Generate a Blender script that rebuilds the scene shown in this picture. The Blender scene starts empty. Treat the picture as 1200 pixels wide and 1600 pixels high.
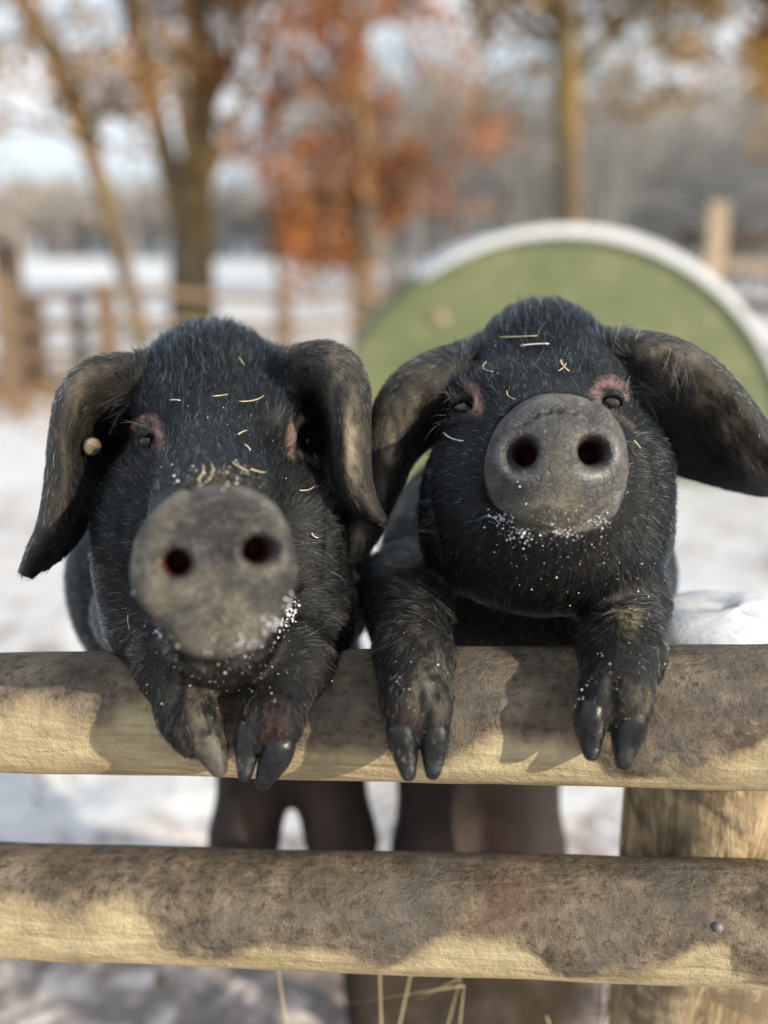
import bpy, math, random
import numpy as np
from mathutils import Vector
from mathutils.bvhtree import BVHTree
rng = np.random.default_rng(11); random.seed(11)
S = bpy.context.scene
C = bpy.context.collection

# ------------------------------------------------------------------ camera, world, sun, exposure
H = 1.15; PITCH = math.radians(14.9); F = 1500.0
cp, sp = math.cos(PITCH), math.sin(PITCH)
CAM = np.array([0., 0., H]); RT = np.array([1., 0, 0]); FW = np.array([0, cp, -sp]); UP = np.array([0, sp, cp])
cd = bpy.data.cameras.new('camera'); cam = bpy.data.objects.new('camera', cd); C.objects.link(cam)
cam.location = (0, 0, H); cam.rotation_euler = (math.pi/2-PITCH, 0, 0)
cd.sensor_fit = 'VERTICAL'; cd.sensor_height = 36; cd.sensor_width = 27; cd.lens = F/1600*36
cd.clip_start = .02; cd.clip_end = 3000
cd.dof.use_dof = True; cd.dof.focus_distance = .70; cd.dof.aperture_fstop = 1.85
S.camera = cam
SUN_EL, SUN_AZ = math.radians(21), math.radians(52)      # azimuth: to the right behind the camera
w = bpy.data.worlds.new('World'); S.world = w; w.use_nodes = True
nt = w.node_tree; nt.nodes.clear()
def wn(t, **k):
    n = nt.nodes.new(t)
    for a, b in k.items(): setattr(n, a, b)
    return n
sky = wn('ShaderNodeTexSky', sky_type='NISHITA', sun_disc=False, sun_elevation=SUN_EL, sun_rotation=math.pi-SUN_AZ, air_density=1.0, dust_density=1.5)
bg = wn('ShaderNodeBackground'); out = wn('ShaderNodeOutputWorld')
tc = wn('ShaderNodeTexCoord'); mp = wn('ShaderNodeMapping'); mp.inputs['Scale'].default_value = (1, 1, 2.4)
cn = wn('ShaderNodeTexNoise'); cn.inputs['Scale'].default_value = 2.6; cn.inputs['Detail'].default_value = 5; cn.inputs['Roughness'].default_value = .55
cr = wn('ShaderNodeValToRGB'); cr.color_ramp.elements[0].position = .40; cr.color_ramp.elements[1].position = .56
mx = wn('ShaderNodeMixRGB'); mx.inputs[2].default_value = (10.6, 10.8, 11.2, 1)
nt.links.new(tc.outputs['Generated'], mp.inputs[0]); nt.links.new(mp.outputs[0], cn.inputs['Vector'])
nt.links.new(cn.outputs[0], cr.inputs[0]); sx = wn('ShaderNodeSeparateXYZ'); nt.links.new(tc.outputs['Generated'], sx.inputs[0]); mr = wn('ShaderNodeMapRange'); mr.inputs[1].default_value = .03; mr.inputs[2].default_value = .15; mr.inputs[3].default_value = .12
nt.links.new(sx.outputs[2], mr.inputs[0]); mm = wn('ShaderNodeMath', operation='MULTIPLY'); nt.links.new(mr.outputs[0], mm.inputs[0]); nt.links.new(cr.outputs[0], mm.inputs[1]); nt.links.new(mm.outputs[0], mx.inputs[0]); bm = wn('ShaderNodeMixRGB'); bm.inputs[0].default_value = .6; bm.inputs[2].default_value = (6.4, 9.0, 11.0, 1); nt.links.new(sky.outputs[0], bm.inputs[1]); nt.links.new(bm.outputs[0], mx.inputs[1])
nt.links.new(mx.outputs[0], bg.inputs[0]); nt.links.new(bg.outputs[0], out.inputs[0]); bg.inputs[1].default_value = .085
sl = bpy.data.lights.new('sun', 'SUN'); sl.energy = 4.6; sl.angle = math.radians(.7); sl.color = (1, .88, .70)
so = bpy.data.objects.new('sun', sl); C.objects.link(so)
sd = Vector((math.sin(SUN_AZ)*math.cos(SUN_EL), -math.cos(SUN_AZ)*math.cos(SUN_EL), math.sin(SUN_EL)))
so.rotation_euler = sd.to_track_quat('Z', 'Y').to_euler(); so.location = (2, -2, 3)
S.view_settings.view_transform = 'Standard'; S.view_settings.look = 'None'; S.view_settings.exposure = 0.34; S.view_settings.gamma = 1
S.cycles.use_denoising = True
try: S.cycles.denoiser = 'OPENIMAGEDENOISE'
except Exception: pass
S.cycles.max_bounces = 6

# ------------------------------------------------------------------ helpers
def P(px, py, d): return CAM + d*(FW + (px-600)/F*RT + (800-py)/F*UP)      # photo direction at a real distance
def PY(px, py, Y):
    v = FW + (px-600)/F*RT + (800-py)/F*UP
    return CAM + v*(Y/v[1])
def PZ(px, py, Z=0.):
    v = FW + (px-600)/F*RT + (800-py)/F*UP
    return CAM + v*((Z-H)/v[2])
def px_of(p):
    q = p-CAM; d = q@FW
    return np.stack([600+F*(q@RT)/d, 800-F*(q@UP)/d, d], -1)

def mat(name, build):
    m = bpy.data.materials.new(name); m.use_nodes = True; t = m.node_tree; t.nodes.clear()
    o = t.nodes.new('ShaderNodeOutputMaterial'); b = t.nodes.new('ShaderNodeBsdfPrincipled'); t.links.new(b.outputs[0], o.inputs[0])
    build(N(t, b)); return m
class N:
    def __init__(s, t, b): s.t = t; s.b = b
    def n(s, typ, ins={}, **k):
        x = s.t.nodes.new(typ)
        for a, v in k.items(): setattr(x, a, v)
        for i, v in ins.items(): s.set(x.inputs[i], v)
        return x
    def set(s, sock, v):
        if isinstance(v, bpy.types.NodeSocket): s.t.links.new(v, sock)
        elif isinstance(v, tuple) and len(v) == 3 and sock.type == 'RGBA': sock.default_value = (*v, 1)
        else: sock.default_value = v
    def coord(s, scale=(1, 1, 1), which='Object'):
        c = s.n('ShaderNodeTexCoord'); return s.n('ShaderNodeMapping', {0: c.outputs[which], 3: scale}).outputs[0]
    def noise(s, vec, scale, detail=4, rough=.55, dist=0):
        return s.n('ShaderNodeTexNoise', {'Vector': vec, 'Scale': scale, 'Detail': detail, 'Roughness': rough, 'Distortion': dist}).outputs[0]
    def ramp(s, f, *st):
        r = s.n('ShaderNodeValToRGB', {0: f}); e = r.color_ramp.elements
        while len(e) > len(st): e.remove(e[-1])
        while len(e) < len(st): e.new(.5)
        for q, (p, c) in zip(e, st):
            q.position = p; q.color = (c, c, c, 1) if isinstance(c, (int, float)) else (*c, 1)
        return r.outputs[0]
    def mix(s, f, a, b, mode='MIX'):
        return s.n('ShaderNodeMixRGB', {0: f, 1: a, 2: b}, blend_type=mode).outputs[0]
    def math(s, op, a, b=0., c=None):
        i = {0: a, 1: b}
        if c is not None: i[2] = c
        return s.n('ShaderNodeMath', i, operation=op).outputs[0]
    def attr(s, name): return s.n('ShaderNodeAttribute', attribute_name=name)
    def bump(s, h, strength=.5, dist=.01, nrm=None):
        i = {'Height': h, 'Strength': strength, 'Distance': dist}
        if nrm: i['Normal'] = nrm
        return s.n('ShaderNodeBump', i).outputs[0]
    def out(s, col=None, rough=None, nrm=None, spec=None):
        if col is not None: s.set(s.b.inputs['Base Color'], col)
        if rough is not None: s.set(s.b.inputs['Roughness'], rough)
        if nrm is not None: s.set(s.b.inputs['Normal'], nrm)
        if spec is not None: s.b.inputs['Specular IOR Level'].default_value = spec

def mesh_obj(name, V, Fc, m=None, parent=None, smooth=True):
    me = bpy.data.meshes.new(name)
    V = np.asarray(V, dtype=np.float32)
    if isinstance(Fc, np.ndarray):
        k = Fc.shape[1]; nf = len(Fc)
        me.vertices.add(len(V)); me.vertices.foreach_set('co', V.ravel())
        me.loops.add(nf*k); me.loops.foreach_set('vertex_index', Fc.astype(np.int32).ravel())
        me.polygons.add(nf); me.polygons.foreach_set('loop_start', np.arange(nf, dtype=np.int32)*k)
        me.update(calc_edges=True)
    else:
        me.from_pydata([tuple(map(float, v)) for v in V], [], [tuple(int(i) for i in f) for f in Fc]); me.update()
    me.polygons.foreach_set('use_smooth', np.full(len(me.polygons), smooth))
    if m: me.materials.append(m)
    o = bpy.data.objects.new(name, me); C.objects.link(o)
    if parent: o.parent = parent
    return o
def tag(o, label=None, cat=None, group=None, kind=None):
    if label: o['label'] = label
    if cat: o['category'] = cat
    if group: o['group'] = group
    if kind: o['kind'] = kind
    return o
def empty(name, loc, label, cat, group=None):
    o = bpy.data.objects.new(name, None); C.objects.link(o); o.location = tuple(loc); o.empty_display_size = .05
    bpy.context.view_layer.update() if False else None
    return tag(o, label, cat, group)
def put(o, root):            # parent, geometry already in world coordinates
    o.parent = root; o.location = tuple(-Vector(root.location)); return o

class MB:
    def __init__(s): s.V = []; s.F = []; s.n = 0
    def add(s, V, Fc):
        s.V.append(np.asarray(V, float)); s.F += [tuple(i+s.n for i in f) for f in Fc]; s.n += len(V)
    def tube(s, pts, rad, k=6, cap=True, wob=0.):
        pts = np.asarray(pts, float); n = len(pts); T = np.gradient(pts, axis=0); T /= np.linalg.norm(T, axis=1)[:, None]+1e-9
        ref = np.array([0, 0, 1.]) if abs(T[0][2]) < .8 else np.array([1., 0, 0])
        V = []
        for i in range(n):
            a = np.cross(T[i], ref); a /= np.linalg.norm(a)+1e-9; b = np.cross(T[i], a)
            for j in range(k):
                t = 2*math.pi*j/k; r = rad[i]*(1+wob*(random.random()-.5)); V.append(pts[i]+r*(math.cos(t)*a+math.sin(t)*b))
        Fc = [(i*k+j, i*k+(j+1) % k, (i+1)*k+(j+1) % k, (i+1)*k+j) for i in range(n-1) for j in range(k)]
        if cap: Fc += [tuple(range(k))[::-1], tuple((n-1)*k+j for j in range(k))]
        s.add(V, Fc)
    def box(s, c, h, rz=0., jit=0.):
        V = []
        for x in (-1, 1):
            for y in (-1, 1):
                for z in (-1, 1):
                    a, b = x*h[0], y*h[1]
                    V.append((c[0]+a*math.cos(rz)-b*math.sin(rz)+random.uniform(-jit, jit), c[1]+a*math.sin(rz)+b*math.cos(rz)+random.uniform(-jit, jit), c[2]+z*h[2]+random.uniform(-jit, jit)))
        s.add(V, [(0, 1, 3, 2), (4, 6, 7, 5), (0, 4, 5, 1), (2, 3, 7, 6), (0, 2, 6, 4), (1, 5, 7, 3)])
    def build(s, name, m, root=None, smooth=True):
        o = mesh_obj(name, np.concatenate(s.V), s.F, m, None, smooth)
        if root is not None: put(o, root)
        return o

# --- signed distance modelling on a rectilinear grid, meshed as one continuous surface
class SDF:
    def __init__(s, xs, ys, zs):
        s.ax = [np.asarray(a, np.float32) for a in (xs, ys, zs)]
        s.D = np.full([len(a) for a in s.ax], 1.0, np.float32)
    def blk(s, lo, hi):
        sl = tuple(slice(max(0, int(np.searchsorted(a, l))-1), int(np.searchsorted(a, h))+1) for a, l, h in zip(s.ax, lo, hi))
        g = [a[q] for a, q in zip(s.ax, sl)]
        return sl, g[0][:, None, None], g[1][None, :, None], g[2][None, None, :]
    def smin(s, sl, d, k):
        D = s.D[sl]
        if k <= 0: s.D[sl] = np.minimum(D, d); return
        h = np.clip(1-np.abs(D-d)/k, 0, 1); s.D[sl] = np.minimum(D, d)-h*h*k*.25
    def smax(s, sl, d, k):       # subtract
        D = s.D[sl]; d = -d; h = np.clip(1-np.abs(D-d)/k, 0, 1); s.D[sl] = np.maximum(D, d)+h*h*k*.25
    def rc(s, a, b, ra, rb, k=.015, cut=False):
        a = np.asarray(a, float); b = np.asarray(b, float); m = max(ra, rb)+k+.012
        sl, X, Y, Z = s.blk(np.minimum(a, b)-m, np.maximum(a, b)+m)
        if 0 in s.D[sl].shape: return
        ba = (b-a).astype(np.float32); L = float(ba@ba)+1e-12
        x, y, z = X-a[0], Y-a[1], Z-a[2]
        t = np.clip((x*ba[0]+y*ba[1]+z*ba[2])/L, 0, 1)
        d = (np.sqrt((x-t*ba[0])**2+(y-t*ba[1])**2+(z-t*ba[2])**2)-(ra+(rb-ra)*t)).astype(np.float32)
        (s.smax if cut else s.smin)(sl, d, k)
    def el(s, c, r, k=.02, R=None, cut=False, p=2.):
        c = np.asarray(c, float); r = np.asarray(r, float); m = r.max()+k+.012
        sl, X, Y, Z = s.blk(c-m, c+m)
        if 0 in s.D[sl].shape: return
        R = np.array([RT, UP, FW]) if R is None else R
        x, y, z = X-c[0], Y-c[1], Z-c[2]
        q = [np.abs(x*R[i][0]+y*R[i][1]+z*R[i][2]).astype(np.float32) for i in range(3)]
        k0 = (sum((q[i]/r[i])**p for i in range(3)))**(1/p)
        if p == 2.:
            k1 = np.sqrt(sum((q[i]/r[i]**2)**2 for i in range(3)))+1e-9; d = k0*(k0-1)/k1
        else: d = (k0-1)*r.min()
        (s.smax if cut else s.smin)(sl, d.astype(np.float32), k)
    def disc(s, c, rx, ry, h, rnd, k, R, egg=.06):
        m = max(rx, ry)+k+.015; sl, X, Y, Z = s.blk(c-m, c+m); x, y, z = X-c[0], Y-c[1], Z-c[2]
        q = [(x*R[i][0]+y*R[i][1]+z*R[i][2]).astype(np.float32) for i in range(3)]
        q[0] = q[0]/(1+egg*q[1]/ry)
        th_ = np.arctan2(q[1], q[0]); rad = np.sqrt(q[0]**2+(q[1]*rx/ry)**2)*(1+.016*np.sin(3*th_+1)+.012*np.sin(5*th_+.4)+.008*np.sin(9*th_)); dome = h-.0022*(rad/rx)**2*(q[2] > 0)
        a = rad-rx*1.0+rnd; b = np.abs(q[2])-dome+rnd
        d = np.minimum(np.maximum(a, b), 0)+np.sqrt(np.maximum(a, 0)**2+np.maximum(b, 0)**2)-rnd
        s.smin(sl, (d*min(1, ry/rx)).astype(np.float32), k)
    def sheet(s, ctrl, th, k=.012, nu=120, nv=70):
        pts = bspline(ctrl, nu, nv)
        E = np.full_like(s.D, 1.0); lo, hi = pts.reshape(-1, 3).min(0)-.03, pts.reshape(-1, 3).max(0)+.03
        big, X, Y, Z = s.blk(lo, hi)
        for i in range(nu):
            for j in range(nv):
                p = pts[i, j]; r = th(i/(nu-1), j/(nv-1)); m = r+.009
                sl, x, y, z = s.blk(p-m, p+m)
                if 0 in E[sl].shape: continue
                d = np.sqrt((x-p[0])**2+(y-p[1])**2+(z-p[2])**2)-r
                E[sl] = np.minimum(E[sl], d.astype(np.float32))
        s.smin(big, E[big], k)
        return pts
    def surf(s, px, py, d0=.5, d1=1.1):
        ds = np.arange(d0, d1, .001); p = CAM+ds[:, None]*(FW+(px-600)/F*RT+(800-py)/F*UP)
        ix = [np.clip(np.searchsorted(a, p[:, i])-1, 0, len(a)-2) for i, a in enumerate(s.ax)]
        f = [np.clip((p[:, i]-a[j])/(a[j+1]-a[j]), 0, 1) for i, (a, j) in enumerate(zip(s.ax, ix))]
        v = 0
        for a in (0, 1):
            for b in (0, 1):
                for c in (0, 1):
                    v = v+s.D[ix[0]+a, ix[1]+b, ix[2]+c]*(f[0] if a else 1-f[0])*(f[1] if b else 1-f[1])*(f[2] if c else 1-f[2])
        h = np.nonzero(v < 0)[0]
        return ds[h[0]] if len(h) else .8
    def mesh(s):
        D = s.D; I = D < 0; n = D.shape
        c = np.zeros([k-1 for k in n], np.uint8)
        for a in (0, 1):
            for b in (0, 1):
                for q in (0, 1): c += I[a:n[0]-1+a, b:n[1]-1+b, q:n[2]-1+q]
        act = (c > 0) & (c < 8); ci = np.argwhere(act); idx = np.full(act.shape, -1, np.int64); idx[act] = np.arange(len(ci))
        acc = np.zeros((len(ci), 3)); cnt = np.zeros(len(ci))
        corners = [(a, b, q) for a in (0, 1) for b in (0, 1) for q in (0, 1)]
        val = {k: D[ci[:, 0]+k[0], ci[:, 1]+k[1], ci[:, 2]+k[2]] for k in corners}
        pos = {k: np.stack([s.ax[i][ci[:, i]+k[i]] for i in range(3)], -1) for k in corners}
        for k in corners:
            for i in range(3):
                if k[i]: continue
                k2 = list(k); k2[i] = 1; k2 = tuple(k2); a, b = val[k], val[k2]; m = (a < 0) != (b < 0)
                t = np.where(m, a/np.where(m, a-b, 1), 0)[:, None]
                acc += np.where(m[:, None], pos[k]+t*(pos[k2]-pos[k]), 0); cnt += m
        V = acc/cnt[:, None]; Q = []
        for i in range(3):
            j, k = (i+1) % 3, (i+2) % 3
            A = np.take(I, range(n[i]-1), i); B = np.take(I, range(1, n[i]), i); e = np.argwhere(A != B)
            ok = (e[:, j] > 0) & (e[:, k] > 0) & (e[:, j] < n[j]-1) & (e[:, k] < n[k]-1); e = e[ok]; fl = A[tuple(e.T)]
            def g(dj, dk):
                q = e.copy(); q[:, j] -= dj; q[:, k] -= dk; return idx[tuple(q.T)]
            q = np.stack([g(1, 1), g(0, 1), g(0, 0), g(1, 0)], -1); q[~fl] = q[~fl][:, ::-1]; Q.append(q)
        return V, np.concatenate(Q)

def bspline(ctrl, nu, nv):
    c = np.asarray(ctrl, float)
    def interp(a, n):       # Catmull-Rom along axis 0
        m = len(a); a = np.concatenate([2*a[:1]-a[1:2], a, 2*a[-1:]-a[-2:-1]]); t = np.linspace(0, m-1-1e-6, n); i = t.astype(int); f = (t-i).reshape([-1]+[1]*(a.ndim-1))
        p0, p1, p2, p3 = a[i], a[i+1], a[i+2], a[i+3]
        return .5*(2*p1+(p2-p0)*f+(2*p0-5*p1+4*p2-p3)*f**2+(3*p1-p0-3*p2+p3)*f**3)
    a = interp(c, nu); return interp(a.transpose(1, 0, 2), nv).transpose(1, 0, 2)
def axis_grid(lo, fine0, fine1, hi, f, c):
    a = list(np.arange(fine0, fine1, f))
    l = []; x = fine0; st = f
    while x > lo: st = min(st*1.25, c); x -= st; l.append(x)
    r = []; x = a[-1]; st = f
    while x < hi: st = min(st*1.25, c); x += st; r.append(x)
    return np.array(l[::-1]+a+r)

# ------------------------------------------------------------------ materials
def m_snow(n):
    v = n.coord(); a = n.noise(v, .9, 6, .6); b = n.noise(v, 5, 5, .65); c = n.noise(v, 22, 5, .7)
    near = n.n('ShaderNodeSeparateXYZ', {0: v})
    yy = n.n('ShaderNodeMapRange', {0: near.outputs[1], 1: 1.3, 2: 1.9, 3: .22, 4: 0.}).outputs[0]
    yard = n.n('ShaderNodeMapRange', {0: near.outputs[1], 1: 5., 2: 11., 3: .03, 4: -.10}).outputs[0]
    f = n.math('ADD', n.math('ADD', n.math('MULTIPLY', a, .45), n.math('MULTIPLY', b, .55)), n.math('ADD', yy, yard))
    dx = n.math('MULTIPLY', n.math('SUBTRACT', near.outputs[0], .13), 4.2); dy = n.math('MULTIPLY', n.math('SUBTRACT', near.outputs[1], 1.30), 5.5)
    blob = n.ramp(n.math('ADD', n.math('MULTIPLY', dx, dx), n.math('MULTIPLY', dy, dy)), (.5, .35), (1.4, 0.)); f = n.math('ADD', f, blob)
    k = n.ramp(f, (.53, 0.), (.64, 1.))
    mud = n.ramp(n.math('ADD', n.math('MULTIPLY', c, .6), n.math('MULTIPLY', n.noise(v, 13, 3, .6), .4)), (.42, (.05, .034, .028)), (.5, (.22, .155, .13)), (.57, (.62, .54, .50))); mud = n.mix(n.math('MULTIPLY', blob, 2.7), mud, (.05, .034, .02))
    sn = n.ramp(b, (.3, (.50, .51, .54)), (.6, (.74, .745, .76)))
    n.out(n.mix(n.math('MULTIPLY', k, n.math('ADD', .8, n.math('MULTIPLY', blob, .55))), sn, mud), .8, n.bump(n.math('ADD', b, n.math('MULTIPLY', c, .5)), .6, .05), .2)
M_ground = mat('snowy ground', m_snow)
def m_wood(light, dark, streak=(.6, .9, .9)):
    def f(n):
        v = n.coord(streak); a = n.noise(v, 12, 6, .6, .5); v2 = n.coord(); b = n.noise(v2, 60, 5, .65)
        c = n.mix(n.ramp(a, (.3, 0.), (.7, 1.)), dark, light); c = n.mix(n.ramp(b, (.45, 0.), (.75, .45)), c, (.08, .06, .04))
        n.out(c, .8, n.bump(n.math('ADD', a, n.math('MULTIPLY', b, .4)), .5, .006), .25)
    return f
M_fence = mat('weathered fence timber', m_wood((.26, .18, .115), (.12, .08, .055)))
M_fencedark = mat('dark fence timber', m_wood((.10, .07, .05), (.05, .035, .03)))
M_postpale = mat('pale post timber', m_wood((.44, .35, .26), (.27, .20, .14)))
def m_post(n):
    v = n.coord((4, 4, .7)); g = n.noise(v, 14, 7, .65, 1.2); s = n.noise(n.coord(), 70, 5, .7); big = n.noise(n.coord((1, 1, 1.4)), 13, 4, .55, 1.)
    c = n.ramp(g, (.30, (.09, .06, .035)), (.45, (.32, .23, .13)), (.58, (.56, .44, .27)), (.7, (.40, .30, .18)))
    c = n.mix(n.ramp(big, (.47, 0.), (.60, .8)), c, (.12, .095, .065))
    c = n.mix(n.ramp(s, (.58, 0.), (.72, .5)), c, (.62, .54, .38))
    n.out(c, .75, n.bump(n.math('ADD', g, n.math('MULTIPLY', s, .5)), .8, .004), .3)
M_post = mat('stripped round timber', m_post)
def m_rail(thr, reds):
    def f(n):       # half stripped round rail, mud dried over the upper half with an uneven lower edge
        v = n.coord(); sep = n.n('ShaderNodeSeparateXYZ', {0: v})
        gx = n.coord((.9, 6, 6)); grain = n.noise(gx, 16, 8, .62, .6); fine = n.noise(n.coord(), 130, 6, .72); mid = n.noise(n.coord(), 34, 6, .62)
        crack = n.n('ShaderNodeTexVoronoi', {'Vector': n.mix(.06, v, n.n('ShaderNodeTexNoise', {'Vector': v, 'Scale': 30.}).outputs[1]), 'Scale': 150.}, feature='DISTANCE_TO_EDGE').outputs[0]
        wood = n.ramp(grain, (.28, (.30, .235, .13)), (.5, (.50, .41, .25)), (.72, (.66, .56, .36)))
        wood = n.mix(n.ramp(mid, (.5, 0.), (.72, .45)), wood, (.24, .21, .15))
        mossy = n.ramp(n.noise(n.coord((1, 3, 3)), 7, 5, .7), (.5, 0.), (.68, .5)); wood = n.mix(mossy, wood, (.34, .33, .19))
        fib = n.ramp(n.noise(n.coord((3, 22, 22)), 22, 4, .7, .8), (.60, 0.), (.70, .6)); wood = n.mix(fib, wood, (.70, .62, .44))
        mud = n.ramp(mid, (.3, (.070, .054, .040)), (.52, (.160, .125, .090)), (.72, (.28, .225, .165)))
        mud = n.mix(n.ramp(fine, (.36, .8), (.50, 0.)), mud, (.04, .03, .022)); mud = n.mix(n.ramp(fine, (.60, 0.), (.70, .6)), mud, (.36, .30, .22))
        mud = n.mix(n.ramp(n.noise(v, 9, 3, .5), (.55, 0.), (.7, .55)), mud, (.10, .10, .095))
        if reds: mud = n.mix(n.ramp(n.noise(n.coord((1, 1, 1)), 6.5, 3, .5), (.68, 0.), (.74, .25)), mud, (.15, .065, .04))
        edge = n.math('ADD', n.math('MULTIPLY', n.math('SUBTRACT', n.noise(n.coord((1, .8, .8)), 10, 5, .5), .5), .16),
                      n.math('MULTIPLY', n.math('SUBTRACT', n.noise(n.coord((1, 1, 1)), 60, 4, .7), .5), .010))
        zz = n.math('ADD', sep.outputs[2], edge)
        k = n.n('ShaderNodeMapRange', {0: zz, 1: thr-.006, 2: thr+.006}).outputs[0]
        damp = n.n('ShaderNodeMapRange', {0: n.math('ADD', zz, n.math('MULTIPLY', n.math('SUBTRACT', mid, .5), .03)), 1: thr-.020, 2: thr-.002}).outputs[0]; wood = n.mix(n.math('MULTIPLY', damp, .65), wood, (.30, .235, .145)); col = n.mix(k, wood, mud)
        h = n.math('ADD', n.math('MULTIPLY', grain, .5), n.math('MULTIPLY', mid, .6)); h = n.math('ADD', h, n.math('MULTIPLY', fine, .45))
        h = n.math('ADD', h, n.math('MULTIPLY', k, .35)); cm = n.math('MULTIPLY', k, n.ramp(n.noise(n.coord(), 8, 3, .5), (.5, 0.), (.58, 1.))); h = n.math('ADD', h, n.math('MULTIPLY', n.ramp(crack, (0., 0.), (.07, .045)), cm))
        n.out(col, n.mix(k, (.8,)*3, (.62,)*3), n.bump(h, 1., .007), .3)
    return f
M_rail = mat('upper rail timber and mud', m_rail(.008, False)); M_rail2 = mat('lower rail timber and mud', m_rail(.011, True))
def m_ark(n):
    v = n.coord(); a = n.noise(n.coord((1, 1, 2.5)), 3, 6, .6); b = n.noise(v, 11, 4, .6)
    c = n.ramp(a, (.3, (.09, .115, .05)), (.55, (.13, .15, .068)), (.75, (.19, .19, .10)))
    n.out(n.mix(n.ramp(b, (.56, 0.), (.74, .55)), c, (.42, .38, .22)), .55, n.bump(b, .2, .01))
M_ark = mat('green painted board', m_ark)
M_tin = mat('grey tin', lambda n: n.out((.10, .12, .07), .6)); 
M_snowcap = mat('settled snow', lambda n: n.out(n.ramp(n.noise(n.coord(), 60, 5, .7), (.3, (.55, .57, .61)), (.6, (.76, .78, .82))), .75, n.bump(n.noise(n.coord(), 60, 5, .6), .35, .004), .3))
def m_bark(a, b, moss):
    def f(n):
        g = n.noise(n.coord((1, 1, .35)), 9, 6, .65); c = n.ramp(g, (.3, a), (.7, b)); n.out(n.mix(n.ramp(n.noise(n.coord(), 1.1, 4, .6), (.42, 0.), (.6, .85)), c, moss), .9, n.bump(g, .6, .03), .1)
    return f
M_bark = mat('mossy bark', m_bark((.08, .065, .05), (.20, .16, .11), (.23, .16, .06)))
M_bark2 = mat('dark bark', m_bark((.06, .05, .04), (.16, .125, .095), (.20, .14, .06)))
def m_leaf(*cols):
    def f(n):
        r = n.attr('tint').outputs['Fac']; n.out(n.ramp(r, *[(i/(len(cols)-1), c) for i, c in enumerate(cols)]), .7, None, .2)
        n.b.inputs['Transmission Weight'].default_value = 0
    return f
M_leaf_o = mat('copper leaves', m_leaf((.15, .06, .025), (.38, .135, .035), (.27, .11, .05), (.40, .22, .11)))
M_leaf_y = mat('ochre leaves', m_leaf((.16, .12, .03), (.38, .25, .05), (.46, .25, .07), (.36, .28, .14)))
M_leaf_b = mat('withered brown leaves', m_leaf((.13, .07, .04), (.30, .17, .07), (.38, .26, .12)))
M_twig = mat('far grey twigs', lambda n: n.out(n.ramp(n.noise(n.coord(), .35, 3, .6), (.35, (.19, .20, .215)), (.65, (.28, .265, .24))), .9, None, .1))  # distance haze put into the grey of the twigs, no volume
M_far = mat('far hazy hedge', lambda n: n.out(n.ramp(n.noise(n.coord(), .25, 3, .6), (.35, (.28, .26, .25)), (.65, (.42, .37, .32))), .9, None, .1))  # haze painted in as a paler tree colour

def m_skin(n):
    c = n.attr('col').outputs['Color']; sn = n.attr('snout').outputs['Fac']; v = n.coord()
    a = n.noise(v, 45, 6, .65); b = n.noise(v, 220, 5, .7); big = n.noise(v, 24, 4, .6)
    vor = n.n('ShaderNodeTexVoronoi', {'Vector': n.mix(.03, v, n.n('ShaderNodeTexNoise', {'Vector': v, 'Scale': 60.}).outputs[1]), 'Scale': 260.}, feature='DISTANCE_TO_EDGE').outputs[0]
    c2 = n.mix(n.ramp(a, (.3, .35), (.65, 0.)), c, n.mix(.5, c, (.01, .01, .01)))
    mudk = n.math('MULTIPLY', n.ramp(big, (.50, 0.), (.66, 1.)), sn)
    c2 = n.mix(n.math('MULTIPLY', mudk, .75), c2, (.19, .175, .13))
    scr = n.noise(n.coord((1, 1, 6)), 60, 4, .7, .6); c2 = n.mix(n.math('MULTIPLY', n.ramp(scr, (.56, 0.), (.68, .55)), sn), c2, (.20, .195, .18))
    h = n.math('ADD', n.math('MULTIPLY', a, .9), n.math('MULTIPLY', b, .35)); dk = n.ramp(n.noise(n.coord(), 33, 5, .65, .8), (.40, .6), (.52, 0.)); c2 = n.mix(n.math('MULTIPLY', dk, sn), c2, (.035, .034, .038)); h = n.math('ADD', h, n.math('MULTIPLY', n.ramp(vor, (0., 0.), (.14, .55)), sn))
    n.out(c2, n.math('SUBTRACT', n.ramp(a, (.3, .55), (.7, .8)), n.math('MULTIPLY', sn, .18)), n.bump(h, .7, .0028), .3)
M_skin = mat('black pig skin', m_skin)
def m_hair(n):
    h = n.n('ShaderNodeHairInfo'); r = h.outputs['Random']; t = n.attr('tone').outputs['Color']
    lum = n.ramp(r, (0., .12), (.6, .5), (.82, 2.0), (.93, 8.), (1., 38.))
    c = n.mix(1., t, lum, 'MULTIPLY'); c = n.mix(n.math('MULTIPLY', h.outputs['Intercept'], .5), c, n.mix(1., c, (2.4, 2.3, 2.1), 'MULTIPLY'))
    hb = n.n('ShaderNodeBsdfHairPrincipled', parametrization='COLOR', model='CHIANG'); n.set(hb.inputs['Color'], c)
    hb.inputs['IOR'].default_value = 1.38; hb.inputs['Roughness'].default_value = .22; hb.inputs['Radial Roughness'].default_value = .45; hb.inputs['Random Roughness'].default_value = .3
    n.t.links.new(hb.outputs[0], [x for x in n.t.nodes if x.type == 'OUTPUT_MATERIAL'][0].inputs[0])
M_hair = mat('pig bristle', m_hair)
M_eye = mat('dark wet eye', lambda n: n.out((.016, .009, .006), .03, None, .8))
def m_hoof(n):
    v = n.coord(); a = n.noise(n.coord((1, 1, .4)), 70, 5, .6); b = n.noise(v, 90, 5, .7)
    c = n.mix(n.ramp(a, (.35, 0.), (.7, 1.)), (.004, .005, .006), (.016, .018, .020)); c = n.mix(n.ramp(b, (.60, 0.), (.70, .6)), c, (.25, .22, .18))
    n.out(c, n.ramp(b, (.45, .16), (.62, .7)), n.bump(n.math('ADD', a, b), .5, .002), .42)
M_hoof = mat('black horn hoof', m_hoof)
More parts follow.
